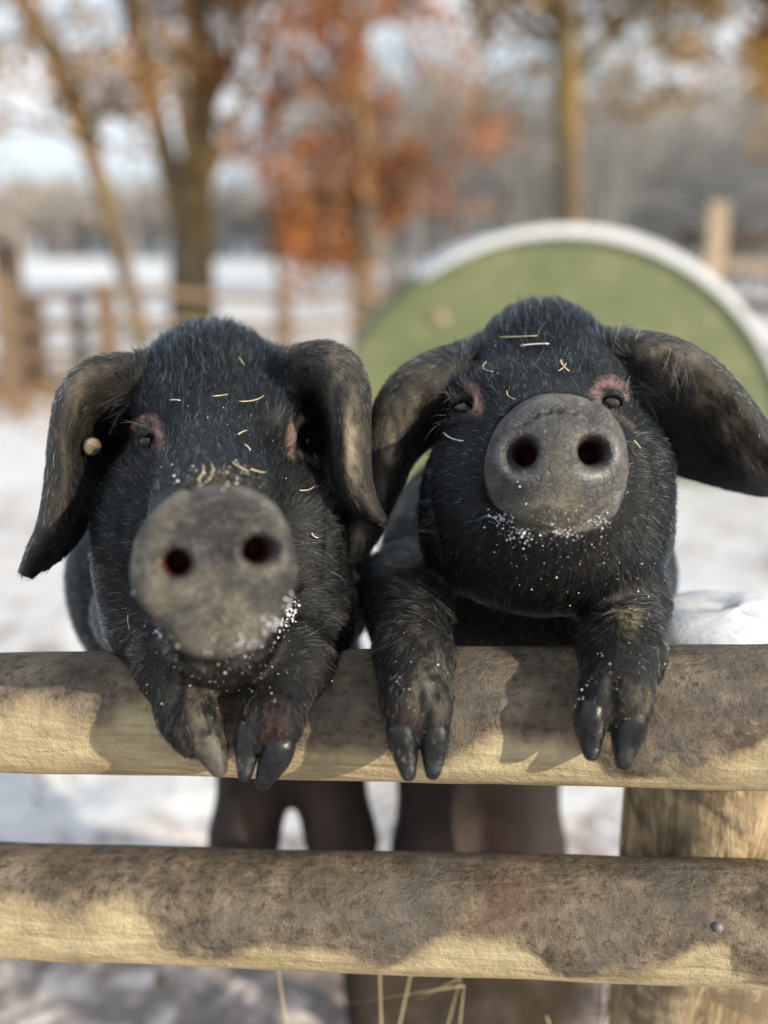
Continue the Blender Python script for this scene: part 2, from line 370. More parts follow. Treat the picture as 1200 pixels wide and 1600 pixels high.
M_hoofmud = mat('muddy horn hoof', lambda n: n.out(n.ramp(n.noise(n.coord(), 60, 6, .7), (.35, (.012, .011, .010)), (.65, (.10, .088, .066))), .6, n.bump(n.noise(n.coord(), 150, 5, .7), .5, .0015)))
M_straw = mat('dry straw', lambda n: n.out(n.ramp(n.noise(n.coord(), 300, 2, .5), (.3, (.42, .33, .17)), (.7, (.66, .58, .38))), .5, None, .4))
M_strawpale = mat('bleached straw', lambda n: n.out((.74, .72, .64), .5, None, .4))
M_crumb = mat('crumbs', lambda n: n.out(n.ramp(n.noise(n.coord(), 120, 2, .5), (.35, (.50, .42, .26)), (.55, (.70, .68, .62))), .6, None, .4))
M_tagm = mat('ear tag plastic', lambda n: n.out(n.ramp(n.noise(n.coord(), 90, 4, .6), (.3, (.07, .055, .03)), (.7, (.17, .135, .08))), .5))

# ------------------------------------------------------------------ ground
def ground():
    r = np.concatenate([np.linspace(.0, 3.0, 60), np.geomspace(3.1, 500, 90)]); th = np.linspace(0, 2*math.pi, 181)[:-1]
    V = []
    R, T = np.meshgrid(r[1:], th, indexing='ij'); X = R*np.sin(T); Y = R*np.cos(T)
    def z(X, Y):
        near = np.exp(-np.hypot(X, Y)/9)
        h = .022*np.sin(9*X+1.3*np.sin(5*Y))*np.sin(7*Y+2+np.sin(4*X))*near+.012*np.sin(23*X+3*np.sin(11*Y))*np.sin(19*Y+1)*near
        h += .03*np.sin(.9*X+.4)*np.sin(.7*Y)*np.exp(-np.hypot(X, Y)/40)
        h += 1.0*np.clip((Y-24)/50, 0, 1)**1.3-.0*X
        h += .05*np.exp(-(((X-.32)/.3)**2+((Y-1.38)/.16)**2))
        return h
    Z = z(X, Y); n = len(th)
    V = np.concatenate([[[0, 0, float(z(0., 0.))]], np.stack([X, Y, Z], -1).reshape(-1, 3)])
    Fc = [(0, 1+(j+1) % n, 1+j) for j in range(n)]
    Fc += [(1+i*n+j, 1+i*n+(j+1) % n, 1+(i+1)*n+(j+1) % n, 1+(i+1)*n+j) for i in range(len(r)-2) for j in range(n)]
    o = mesh_obj('ground', V, Fc, M_ground); tag(o, kind='structure')
ground()

# ------------------------------------------------------------------ near fence
def log_rail(name, a, b, ra, rb, m, label, flat=1., knots=()):
    a = np.array(a); b = np.array(b); L = np.linalg.norm(b-a); n = 150; k = 40
    c = (a+b)/2; dirn = (b-a)/L; V = []
    side = np.cross([0, 0, 1], dirn); side /= np.linalg.norm(side); up = np.cross(dirn, side)
    for i in range(n):
        t = i/(n-1); r = ra+(rb-ra)*t
        for j in range(k):
            q = 2*math.pi*j/k; x = L*t
            rr = r*(1+.018*math.sin(3*q+x*5)+.012*math.sin(7*x+2*q)+.008*math.sin(23*x+5*q)+.006*math.sin(41*x-9*q)+.004*math.sin(13*q+60*x))
            e = 1-(max(0, abs(t-.5)-.4975)/.0025)*.06
            V.append(a+dirn*x+rr*e*(math.cos(q)*side+math.sin(q)*up)-c)
    Fc = [(i*k+j, (i+1)*k+j, (i+1)*k+(j+1) % k, i*k+(j+1) % k) for i in range(n-1) for j in range(k)]+[tuple(range(k)), tuple((n-1)*k+j for j in range(k))[::-1]]
    o = mesh_obj(name, V, Fc, m); o.location = tuple(c); return tag(o, label, 'fence rail', 'round rails of the near fence')
def ext(a, b, ta, tb): d = b-a; return a+d*ta, b+d*tb
a, b = P(0, 1110, .75), P(1200, 1121, .71)
A, B = ext(a, b, -.45, .12)
rail1 = log_rail('fence_rail', A, B, .0435, .0532, M_rail, 'upper round timber rail with four pig trotters hooked over it')
a, b = P(0, 1403, .795), P(1200, 1443, .752); A, B = ext(a, b, -.42, .010)
rail2 = log_rail('fence_rail', A, B, .0448, .0465, M_rail2, 'lower round timber rail, muddy on top, below the one the pigs hold')
# thick post
def post():
    c = P(1118, 1300, .86); R = .079; n = 70; k = 48; V = []; top = P(1118, 985, .83)[2]
    for i in range(n):
        z = -.1+(top+.1)*i/(n-1)
        for j in range(k):
            q = 2*math.pi*j/k; rr = R*(1+.03*math.sin(2*q+z*3)+.015*math.sin(5*q-z*11)+.008*math.sin(17*q+z*20))
            if i == n-1: rr *= .95
            V.append((c[0]+rr*math.cos(q), c[1]+rr*math.sin(q), z))
    Fc = [(i*k+j, i*k+(j+1) % k, (i+1)*k+(j+1) % k, (i+1)*k+j) for i in range(n-1) for j in range(k)]+[tuple((n-1)*k+j for j in range(k))]
    V = np.array(V); base = np.array([c[0], c[1], 0]); r = empty('fence_post', base, 'thick round fence post at the right behind both rails, snow lying on its top', 'fence post')
    p = mesh_obj('post_shaft', V, Fc, M_post); put(p, r)
    mb = MB(); V = []; n = 14
    for i in range(n):
        t = i/(n-1)
        for j in range(k):
            q = 2*math.pi*j/k; rr = (R*1.04*math.cos(t*math.pi/2)**.55+.0005)*(1+.05*math.sin(3*q+1)+.03*math.sin(7*q+2))
            V.append((c[0]+rr*math.cos(q), c[1]+rr*math.sin(q), top+.002+.024*math.sin(t*math.pi/2)*(1+.12*math.sin(2*q))+(.004*math.sin(9*q+3) if t < .1 else 0)))
    Fc = [(i*k+j, i*k+(j+1) % k, (i+1)*k+(j+1) % k, (i+1)*k+j) for i in range(n-1) for j in range(k)]
    o = mesh_obj('snow_cap', V, Fc, M_snowcap); put(o, r)
    return r, c, top, R
post_root, pc, ptop, pR = post()

# ------------------------------------------------------------------ pigs
def seg_dist(p, a, b):
    ba = b-a; t = np.clip(((p-a)@ba)/(ba@ba+1e-12), 0, 1); return np.linalg.norm(p-a-t[:, None]*ba, axis=1)
_tab = np.random.default_rng(5).random(4096)
def vnoise(p, sc, oct_=3):
    out = 0; amp = 1; tot = 0
    for o in range(oct_):
        q = np.asarray(p)*sc*2**o+17.3*o; i = np.floor(q).astype(np.int64); f = q-i; f = f*f*(3-2*f); v = 0
        for a in (0, 1):
            for b in (0, 1):
                for c in (0, 1):
                    h = ((i[:, 0]+a)*73856093 ^ (i[:, 1]+b)*19349663 ^ (i[:, 2]+c)*83492791) & 4095
                    v = v+_tab[h]*(f[:, 0] if a else 1-f[:, 0])*(f[:, 1] if b else 1-f[:, 1])*(f[:, 2] if c else 1-f[:, 2])
        out = out+amp*v; tot += amp; amp *= .55
    return out/tot
FINE = .0027
def rp(v, d): return v*d/F
def build_pig(spec, label):
    X0, X1, Y0, Y1, Z0, Z1 = spec['fine']; bx = spec['bx']
    g = SDF(axis_grid(bx-.26, X0, X1, bx+.26, FINE, .012), axis_grid(Y0-.01, Y0, Y1, 1.5, FINE, .012), axis_grid(-.03, Z0, Z1, Z1+.02, FINE, .012))
    for p in spec['el']: 
        px, py, d, rx, ry, rz = p[:6]; g.el(P(px, py, d), (rp(rx, d), rp(ry, d), rz), p[6] if len(p) > 6 else .02)
    for p in spec['rc']:
        (x1, y1, d1, r1), (x2, y2, d2, r2) = p[:2]; g.rc(P(x1, y1, d1), P(x2, y2, d2), rp(r1, d1), rp(r2, d2), p[2] if len(p) > 2 else .015)
    for a, b, r1, r2 in spec['world']: g.rc(a, b, r1, r2, .04)
    # snout disc
    nx, ny, nd, rx, ry = spec['nose']; nc = P(nx, ny, nd); ax = nc-np.array(spec['nose_from']); ax /= np.linalg.norm(ax)
    side = np.cross(ax, UP); side /= np.linalg.norm(side); ro = spec.get('roll', 0); u2 = np.cross(side, ax)
    side, u2 = side*math.cos(ro)+u2*math.sin(ro), u2*math.cos(ro)-side*math.sin(ro); side = -side if side[0] < 0 else side
    R = np.array([side, u2, ax]); Rx, Ry = rp(rx, nd), rp(ry, nd)
    def N3(a, b, c): return nc+side*a*Rx+u2*b*Ry+ax*c
    # neck of the disc, disc plate, slight crown rim
    g.disc(nc-ax*.028, Rx*.97, Ry*.96, .024, .014, .016, R)
    g.disc(nc-ax*.011, Rx, Ry, .0135, .0115, .005, R)
    g.el(N3(0, -.84, -.012), (Rx*.55, Ry*.28, .016), .012, R)            # lip under the disc
    # crease behind the rim
    for i in range(28):
        t = 2*math.pi*i/28; t2 = 2*math.pi*(i+1)/28
        if math.sin(t) < -.75: continue
        g.rc(N3(math.cos(t)*1.02, math.sin(t)*1.02, -.026), N3(math.cos(t2)*1.02, math.sin(t2)*1.02, -.026), .0010, .0010, .008, cut=True)
    # two tissue folds on the bridge
    for q in (.034, .044):
        for i in range(12):
            t = math.pi*(.14+.72*i/12); t2 = math.pi*(.14+.72*(i+1)/12)
            g.rc(N3(math.cos(t)*.98, math.sin(t)*.98, -q), N3(math.cos(t2)*.98, math.sin(t2)*.98, -q), .001, .001, .008, cut=True)
    g.rc(N3(0, .55, .0035), N3(0, -.35, .0035), .0012, .0012, .005, cut=True)
    for a0, r0 in ((.35, .70), (.28, .55), (-.35, .62)):     # shallow creases across the plate
        for i in range(8):
            x0, x1 = -r0+2*r0*i/8, -r0+2*r0*(i+1)/8; g.rc(N3(x0, a0+.5*r0*(1-(x0/r0)**2)*np.sign(a0), .0030), N3(x1, a0+.5*r0*(1-(x1/r0)**2)*np.sign(a0), .0030), .0007, .0007, .004, cut=True)
    for s, (ox, oy) in zip((-1, 1), spec['nost']):
        rr = spec['nr']*Rx
        for i in range(14):        # raised nostril ring
            t = 2*math.pi*i/14; t2 = 2*math.pi*(i+1)/14
            g.rc(N3(ox+1.45*math.cos(t)*rr/Rx, oy+1.5*math.sin(t)*rr/Ry, .0015), N3(ox+1.45*math.cos(t2)*rr/Rx, oy+1.5*math.sin(t2)*rr/Ry, .0015), .0022, .0022, .006)
        g.rc(N3(ox, oy, .008), N3(ox*.9, oy+.02, -.035), rr, rr*.75, .0045, cut=True)
        g.rc(N3(ox, oy, .008), N3(ox+s*.13, oy-.02, .006), rr*.95, rr*.8, .006, cut=True); g.rc(N3(ox+s*.13, oy-.02, .008), N3(ox+s*.17, oy-.22, .008), rr*.7, rr*.3, .006, cut=True)
    for a_, b_ in spec['cleft']: g.rc(P(*a_), P(*b_), .0022, .0045, .006, cut=True)
    # mouth line
    for m in spec['mouth']:
        pts = [P(x, y, g.surf(x, y, .5, .9)+.002) for x, y in m]
        for p, q in zip(pts[:-1], pts[1:]): g.rc(p, q, .0026, .0026, .005, cut=True)
    # skin folds
    for m, r in spec['folds']:
        pts = [P(x, y, g.surf(x, y, .5, 1.)+.001) for x, y in m]
        for p, q in zip(pts[:-1], pts[1:]): g.rc(p, q, r, r, r*3, cut=True)
    # eyes
    lids = []; eyes = []
    for e in spec['eyes']:
        ex, ey = e['c']; d = g.surf(ex, ey); ec = P(ex, ey, d+.004); g.el(ec-FW*.003, (.0105, .010, .011), .006, cut=True); eyes.append((P(ex, ey, d+.0115), d))
        for li, (poly, r) in enumerate(e['lids']):
            pts = [P(x, y, g.surf(x, y)+.0022) if i not in () else None for i, (x, y) in enumerate(poly)]
            for p, q in zip(pts[:-1], pts[1:]): lids.append((p, q, (1, 1, .35)[li])); g.rc(p, q, r, r, .0025)
        for yy_, rr_, dd_ in ((-1, .0036, .004), (1, .0030, .005)):
            ap = [P(ex+15*math.cos(t), ey+yy_*(3+11*math.sin(t)), d+dd_-.001*math.sin(t)) for t in np.linspace(0, math.pi, 9)]
            for p, q in zip(ap[:-1], ap[1:]): g.rc(p, q, rr_, rr_, .003)
        g.el(P(ex, ey, d+.001), (e.get('w', .0080), .0043, .010), .0015, cut=True)
        for rad_ in (25, 33, 42):       # fine wrinkles round the lids
            ar_ = [(ex+rad_*1.05*math.cos(t), ey-2-rad_*.95*math.sin(t)) for t in np.linspace(math.radians(-35), math.radians(215), 14)]
            ap = [P(x, y, g.surf(x, y)+.0004) for x, y in ar_]
            for p, q in zip(ap[:-1], ap[1:]):
                if np.linalg.norm(p-q) < .02: g.rc(p, q, .0011, .0011, .003, cut=True)
    ears = [g.sheet([[P(*q) for q in row] for row in er], lambda u, v: (.0050-.0026*u)*(1-.25*abs(2*v-1)**3)+.0007*math.sin(19*v+4*u)*math.sin(7*u+1), .012) for er in spec['ears']]
    V, Q = g.mesh()
    root = empty('pig', (spec['bx'], 1.1, 0), label, 'pig')
    body = mesh_obj('body', V, Q, M_skin); put(body, root)
    # own colours of the skin
    col = np.tile(np.array([.0045, .0048, .0055]), (len(V), 1)); px = px_of(V)
    belly = np.clip((V[:, 1]-.78)/.06, 0, 1)*np.clip((.78-V[:, 2])/.05, 0, 1); col = col*(1-belly[:, None])+belly[:, None]*np.array([.028, .021, .018])
    for c, r in spec['pink']:
        f = np.clip(1.4-np.linalg.norm((V-np.array(c))/np.array(r), axis=1), 0, 1)[:, None]; col = col*(1-f)+f*np.array([.08, .05, .04])
    pk = np.zeros(len(V))
    for p, q, am in lids: pk = np.maximum(pk, am*np.clip(1.45-seg_dist(V, p, q)/.0042, 0, 1)*np.clip((vnoise(V, 260)-.2)*3, .2, 1))
    pinkc = np.array(spec['lidcol']); col = col*(1-pk[:, None])+pk[:, None]*pinkc
    loc = (V-nc)@R.T; rad = np.sqrt((loc[:, 0]/Rx)**2+(loc[:, 1]/Ry)**2)
    sn = np.clip((loc[:, 2]+.019)/.004, 0, 1)*np.clip((1.25-rad)/.08, 0, 1)
    sn = np.maximum(sn, np.clip((loc[:, 2]+.03)/.006, 0, 1)*np.clip((1.12-rad)/.06, 0, 1)*(loc[:, 1] < -.5*Ry))
    col = col*(1-sn[:, None])+sn[:, None]*np.array([.053, .053, .055])*spec['nlum']
    inn = np.zeros(len(V))
    for ox, oy in spec['nost']:
        q = np.hypot(loc[:, 0]-ox*Rx, loc[:, 1]-oy*Ry); inn = np.maximum(inn, np.clip((-.003-loc[:, 2])/.004, 0, 1)*(q < spec['nr']*Rx*1.5)*(loc[:, 2] > -.06))
    col = col*(1-inn[:, None])+inn[:, None]*np.array([.10, .018, .02]); sn = sn*(1-inn)
    for s_, (ox, oy) in zip((-1, 1), spec['nost']):
        dx, dy = loc[:, 0]-ox*Rx, loc[:, 1]-oy*Ry; q = np.hypot(dx, dy)/(spec['nr']*Rx); on = sn > .3
        f = np.clip((1.55-q)/.5, 0, 1)*on*.8; col = col*(1-f[:, None])+f[:, None]*np.array([.03, .022, .024])
        f = np.exp(-((q-1.95)/.28)**2)*np.clip((s_*dx-dy)/(spec['nr']*Rx)*.5+.2, 0, 1)*on*spec['crust']; col = col*(1-f[:, None])+f[:, None]*np.array([.34, .34, .33])
    f = np.clip((rad-.86)/.10, 0, 1)*(sn > .3)*.6*np.clip((vnoise(V, 90)-.25)*2.5, .1, 1); col = col*(1-f[:, None])+f[:, None]*np.array([.19, .185, .17])
    f = np.exp(-((loc[:, 0]/Rx/.5)**2+((loc[:, 1]/Ry+.85)/.2)**2))*(sn > .3)*.6; col = col*(1-f[:, None])+f[:, None]*np.array([.15, .125, .08])
    earw = np.zeros(len(V)); earv = np.ones(len(V)); flow = np.zeros((len(V), 3)); kd = None
    from mathutils.kdtree import KDTree
    for e in ears:
        pts = e[::3, ::3].reshape(-1, 3); kd = KDTree(len(pts)); du = np.gradient(e, axis=0)[::3, ::3].reshape(-1, 3)
        uu = np.repeat(np.linspace(0, 1, e.shape[0])[::3], len(range(0, e.shape[1], 3)))
        vv = np.tile(np.linspace(0, 1, e.shape[1])[::3], len(range(0, e.shape[0], 3)))
        for i, p in enumerate(pts): kd.insert(p, i)
        kd.balance(); lo, hi = pts.min(0)-.015, pts.max(0)+.015
        for i in np.nonzero(((V > lo) & (V < hi)).all(1))[0]:
            _, j, dist = kd.find(V[i])
            if dist < .009: wgt = min(1, (uu[j])*6)*np.clip((.009-dist)/.002, 0, 1); earw[i] = max(earw[i], wgt); flow[i] = du[j]; earv[i] = vv[j]
    fl = np.clip((vnoise(V*np.array([1, 1, .4]), 110)-.35)*3, 0, 1)
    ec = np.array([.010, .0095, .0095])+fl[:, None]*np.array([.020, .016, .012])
    ec = ec*(.35+.9*np.clip((earv-.3)/.3, 0, 1))[:, None]  # shade painted into the skin colour on the inner side of the ear
    for (x, y), (rx_, ry_), amt in spec['streaks']:  # muddy beige streaks; on the right pig also lit ear rims painted in
        f = amt*np.exp(-((px[:, 0]-x)/rx_)**2-((px[:, 1]-y)/ry_)**2)*np.clip((vnoise(V*np.array([1, 1, .3]), 190)-.32)*3.2, .1, 1); f = (np.clip(f, 0, 1)*np.clip((earv-.25)/.2, 0, 1))[:, None]*(px[:, 2] < .86)[:, None]
        ec = ec*(1-f)+f*np.array([.26, .215, .15])
    col = col*(1-earw[:, None])+ec*earw[:, None]
    for (x, y), (rx_, ry_), amt, cc in spec['dirt']:
        f = np.clip(amt*np.exp(-((px[:, 0]-x)/rx_)**2-((px[:, 1]-y)/ry_)**2)*np.clip((vnoise(V*np.array([1, 1, .35]), 170)-.38)*4, 0, 1), 0, 1)[:, None]*(px[:, 2] < .9)[:, None]
        col = col*(1-f)+f*np.array(cc)
    me = body.data
    at = me.attributes.new('col', 'FLOAT_COLOR', 'POINT'); at.data.foreach_set('color', np.c_[col, np.ones(len(V))].astype(np.float32).ravel())
    at = me.attributes.new('snout', 'FLOAT', 'POINT'); at.data.foreach_set('value', sn.astype(np.float32))
    # eyeballs
    for ec_, d in eyes:
        s = SDF(*[np.arange(c-.013, c+.013, .0006) for c in ec_]); s.el(ec_, (.0105, .0095, .0098), 0)
        v, q = s.mesh(); put(mesh_obj('eye', v, q, M_eye), root)
    # hooves
    for hf in spec['hoofs']:
        (a, b, r1, r2), m = hf[:2]; pa, pb = P(*a), P(*b); r1, r2 = rp(r1, a[2]), rp(r2, b[2])
        lo = np.minimum(pa, pb)-.03; hi = np.maximum(pa, pb)+.03; s = SDF(*[np.arange(lo[i], hi[i], .0013) for i in range(3)])
        ax2 = pb-pa; L = np.linalg.norm(ax2); ax2 /= L; sd_ = np.cross(ax2, FW); sd_ /= np.linalg.norm(sd_); nn = np.cross(sd_, ax2)
        tip = pb+ax2*r2*.2
        for t in np.linspace(0, 1, 7):          # claw: deep wall, rounded front, narrowing to a worn tip
            c = pa+(tip-pa)*t+nn*(.0035*math.sin(t*math.pi)); rr = (r1*(1-t**1.4)+r2*.82*t**1.4)*(.80+.20*math.sin(min(1, t*2.5)*math.pi/2)); s.el(c, (rr*.93, L*.26*(1-.45*t), rr*1.05), .004, np.array([sd_, ax2, nn]), p=2.4)
        v, q = s.mesh()
        # keep only largest sensible region
        ho_ = put(mesh_obj('hoof', v, q, m), root)
        if m is M_hoofmud: ho_['label'] = 'hoof caked in pale dry mud'
    # ------- bristles
    tri = np.concatenate([Q[:, [0, 1, 2]], Q[:, [0, 2, 3]]]); a, b, c = V[tri[:, 0]], V[tri[:, 1]], V[tri[:, 2]]
    cr_ = np.cross(b-a, c-a); ar = np.linalg.norm(cr_, axis=1)/2; nr = cr_/(2*ar[:, None]+1e-12)
    cen = (a+b+c)/3; view = CAM-cen; view /= np.linalg.norm(view, axis=1)[:, None]; facing = (nr*view).sum(1); pc_ = px_of(cen)
    wgt = np.clip((facing+.55)/.3, 0, 1)*np.clip(1-sn[tri[:, 0]]*1.2-inn[tri[:, 0]], 0, 1)*(1-.86*np.clip(pk[tri[:, 0]]*1.5, 0, 1))
    wgt *= np.where(pc_[:, 2] > .98, .12, 1)*np.where((pc_[:, 1] > 1330) | (pc_[:, 1] < 400), .15, 1)*np.where(earw[tri[:, 0]] > .5, .8, 1)
    for ec_, d in eyes: wgt *= (np.linalg.norm(cen-ec_, axis=1) > .0145)
    pr = ar*wgt; n = spec['nhair']; ti = rng.choice(len(tri), n, p=pr/pr.sum()); u = rng.random((n, 2)); fm = u.sum(1) > 1; u[fm] = 1-u[fm]
    p0 = a[ti]+u[:, :1]*(b-a)[ti]+u[:, 1:]*(c-a)[ti]; nh = nr[ti]; ppx = px_of(p0); ew = earw[tri[ti, 0]]
    # flow: back from the snout over the head; down along the legs; root to tip on the ears
    fdir = p0-nc; fdir /= np.linalg.norm(fdir, axis=1)[:, None]
    up_w = np.clip((spec['eyey']+60-ppx[:, 1])/120, 0, 1)[:, None]; fdir = fdir+up_w*(UP*1.0+FW*.5)
    down_w = (np.clip((ppx[:, 1]-spec['legy'])/60, 0, 1)*(ppx[:, 2] < .80))[:, None]; fdir = fdir*(1-down_w)-UP*down_w*2
    fe = flow[tri[ti, 0]]; fe = fe/(np.linalg.norm(fe, axis=1)[:, None]+1e-9); fdir = fdir*(1-ew[:, None])+fe*ew[:, None]*1.3
    # clumpy variation of direction
    def wob(p, s_, o): return np.stack([np.sin(p@np.array([s_, .7*s_, 1.3*s_])+o), np.sin(p@np.array([1.2*s_, -s_, .6*s_])+o*2), np.sin(p@np.array([-.8*s_, 1.1*s_, s_])+o*3)], -1)
    fdir = fdir+.22*wob(p0, 55, 1)+.16*wob(p0, 170, 2)+rng.normal(0, .17, (n, 3))
    fdir -= (fdir*nh).sum(1)[:, None]*nh; fdir /= np.linalg.norm(fdir, axis=1)[:, None]+1e-9
    L = np.interp(rng.random(n), [0, .8, 1], [.0065, .0125, .0180])*spec['hl']
    top = np.clip((spec['eyey']-70-ppx[:, 1])/100, 0, 1); L *= 1+.5*top; L *= np.where(ew > .5, .58, 1); dn = np.linalg.norm(p0-nc, axis=1); L *= np.clip((dn-.0)/.10, .5, 1); leg = (ppx[:, 1] > spec['legy'])*(ppx[:, 2] < .72); L *= np.where(leg, .58, .9)
    lift = rng.uniform(.08, .27, n)*np.where(ew > .5, .6, 1)*np.where(leg, .6, 1)+.10*top
    base_t = np.array([.008, .012, .016])*np.ones((n, 3)); brown = np.clip((spec['legy']-200-ppx[:, 1])/-160, 0, 1)[:, None]*np.clip((.80-ppx[:, 2])/.05, 0, 1)[:, None]
    tone = base_t*(1-brown*.8)+brown*.8*np.array([.007, .0062, .006])
    tone = tone*(1-ew[:, None]*.8)+ew[:, None]*.8*np.clip(col[tri[ti, 0]]*1.05, 0, 1)
    dm = np.clip(col[tri[ti, 0]].mean(1)/.08-.6, 0, 1)[:, None]*(1-ew[:, None]); tone = tone*(1-dm*.7)+dm*.7*np.clip(col[tri[ti, 0]], 0, .3)
    bd = L[:, None]*(fdir+lift[:, None]*nh); K = 4; ts = np.linspace(0, 1, K)
    curl = rng.normal(0, .16, (n, 3))*L[:, None]
    curl -= (curl*nh).sum(1)[:, None]*nh*.6; pts = p0[:, None]-nh[:, None]*.0002+ts[None, :, None]*bd[:, None]+(ts**2)[None, :, None]*(curl-(.35*lift*L)[:, None]*nh)[:, None]
    kt = KDTree(5200); cl = rng.choice(n, 5200, replace=False)
    for i_, j_ in enumerate(cl): kt.insert(p0[j_], i_)
    kt.balance(); near_ = np.array([cl[kt.find(q_)[1]] for q_ in p0]); pull = (pts[near_]-pts)*(ts**1.5)[None, :, None]*rng.uniform(.15, .6, n)[:, None, None]
    pts = pts+np.where((np.linalg.norm(p0[near_]-p0, axis=1) < .006)[:, None, None], pull, 0)
    rw = rng.uniform(.00012, .00025, n)
    extra = []
    for (x, y, ddx, ddy, num, Lh) in spec['lash']:
        d = g.surf(x, y); base = P(x, y, d)
        for _ in range(num):
            o = base+rng.normal(0, .0045, 3)*np.array([1, .3, 1]); dr = RT*ddx+UP*ddy-FW*.35+rng.normal(0, .28, 3); dr /= np.linalg.norm(dr); l = Lh*rng.uniform(.5, 1.1)
            extra.append(o+ts[:, None]*dr*l+(ts**2)[:, None]*(-UP*.3+rng.normal(0, .2, 3))*l)
    if extra:
        ex = np.array(extra); pts = np.concatenate([pts, ex]); rw = np.r_[rw, np.full(len(ex), .00016)]; tone = np.concatenate([tone, np.full((len(ex), 3), .075)])
    n = len(pts)
    hc = bpy.data.hair_curves.new('bristles'); hc.add_curves([K]*n)
    hc.attributes['position'].data.foreach_set('vector', pts.reshape(-1).astype(np.float32))
    ra = hc.attributes.new('radius', 'FLOAT', 'POINT') if 'radius' not in hc.attributes else hc.attributes['radius']
    ra.data.foreach_set('value', (rw[:, None]*np.array([1, .9, .65, .15])[None]).ravel().astype(np.float32))
    ta = hc.attributes.new('tone', 'FLOAT_COLOR', 'CURVE'); ta.data.foreach_set('color', np.c_[tone, np.ones(n)].astype(np.float32).ravel())
    hc.materials.append(M_hair); ho = bpy.data.objects.new('bristles', hc); C.objects.link(ho); put(ho, root)
    tris = tri.tolist(); bvh = BVHTree.FromPolygons(V.tolist(), tris)
    return root, bvh, g, R, nc

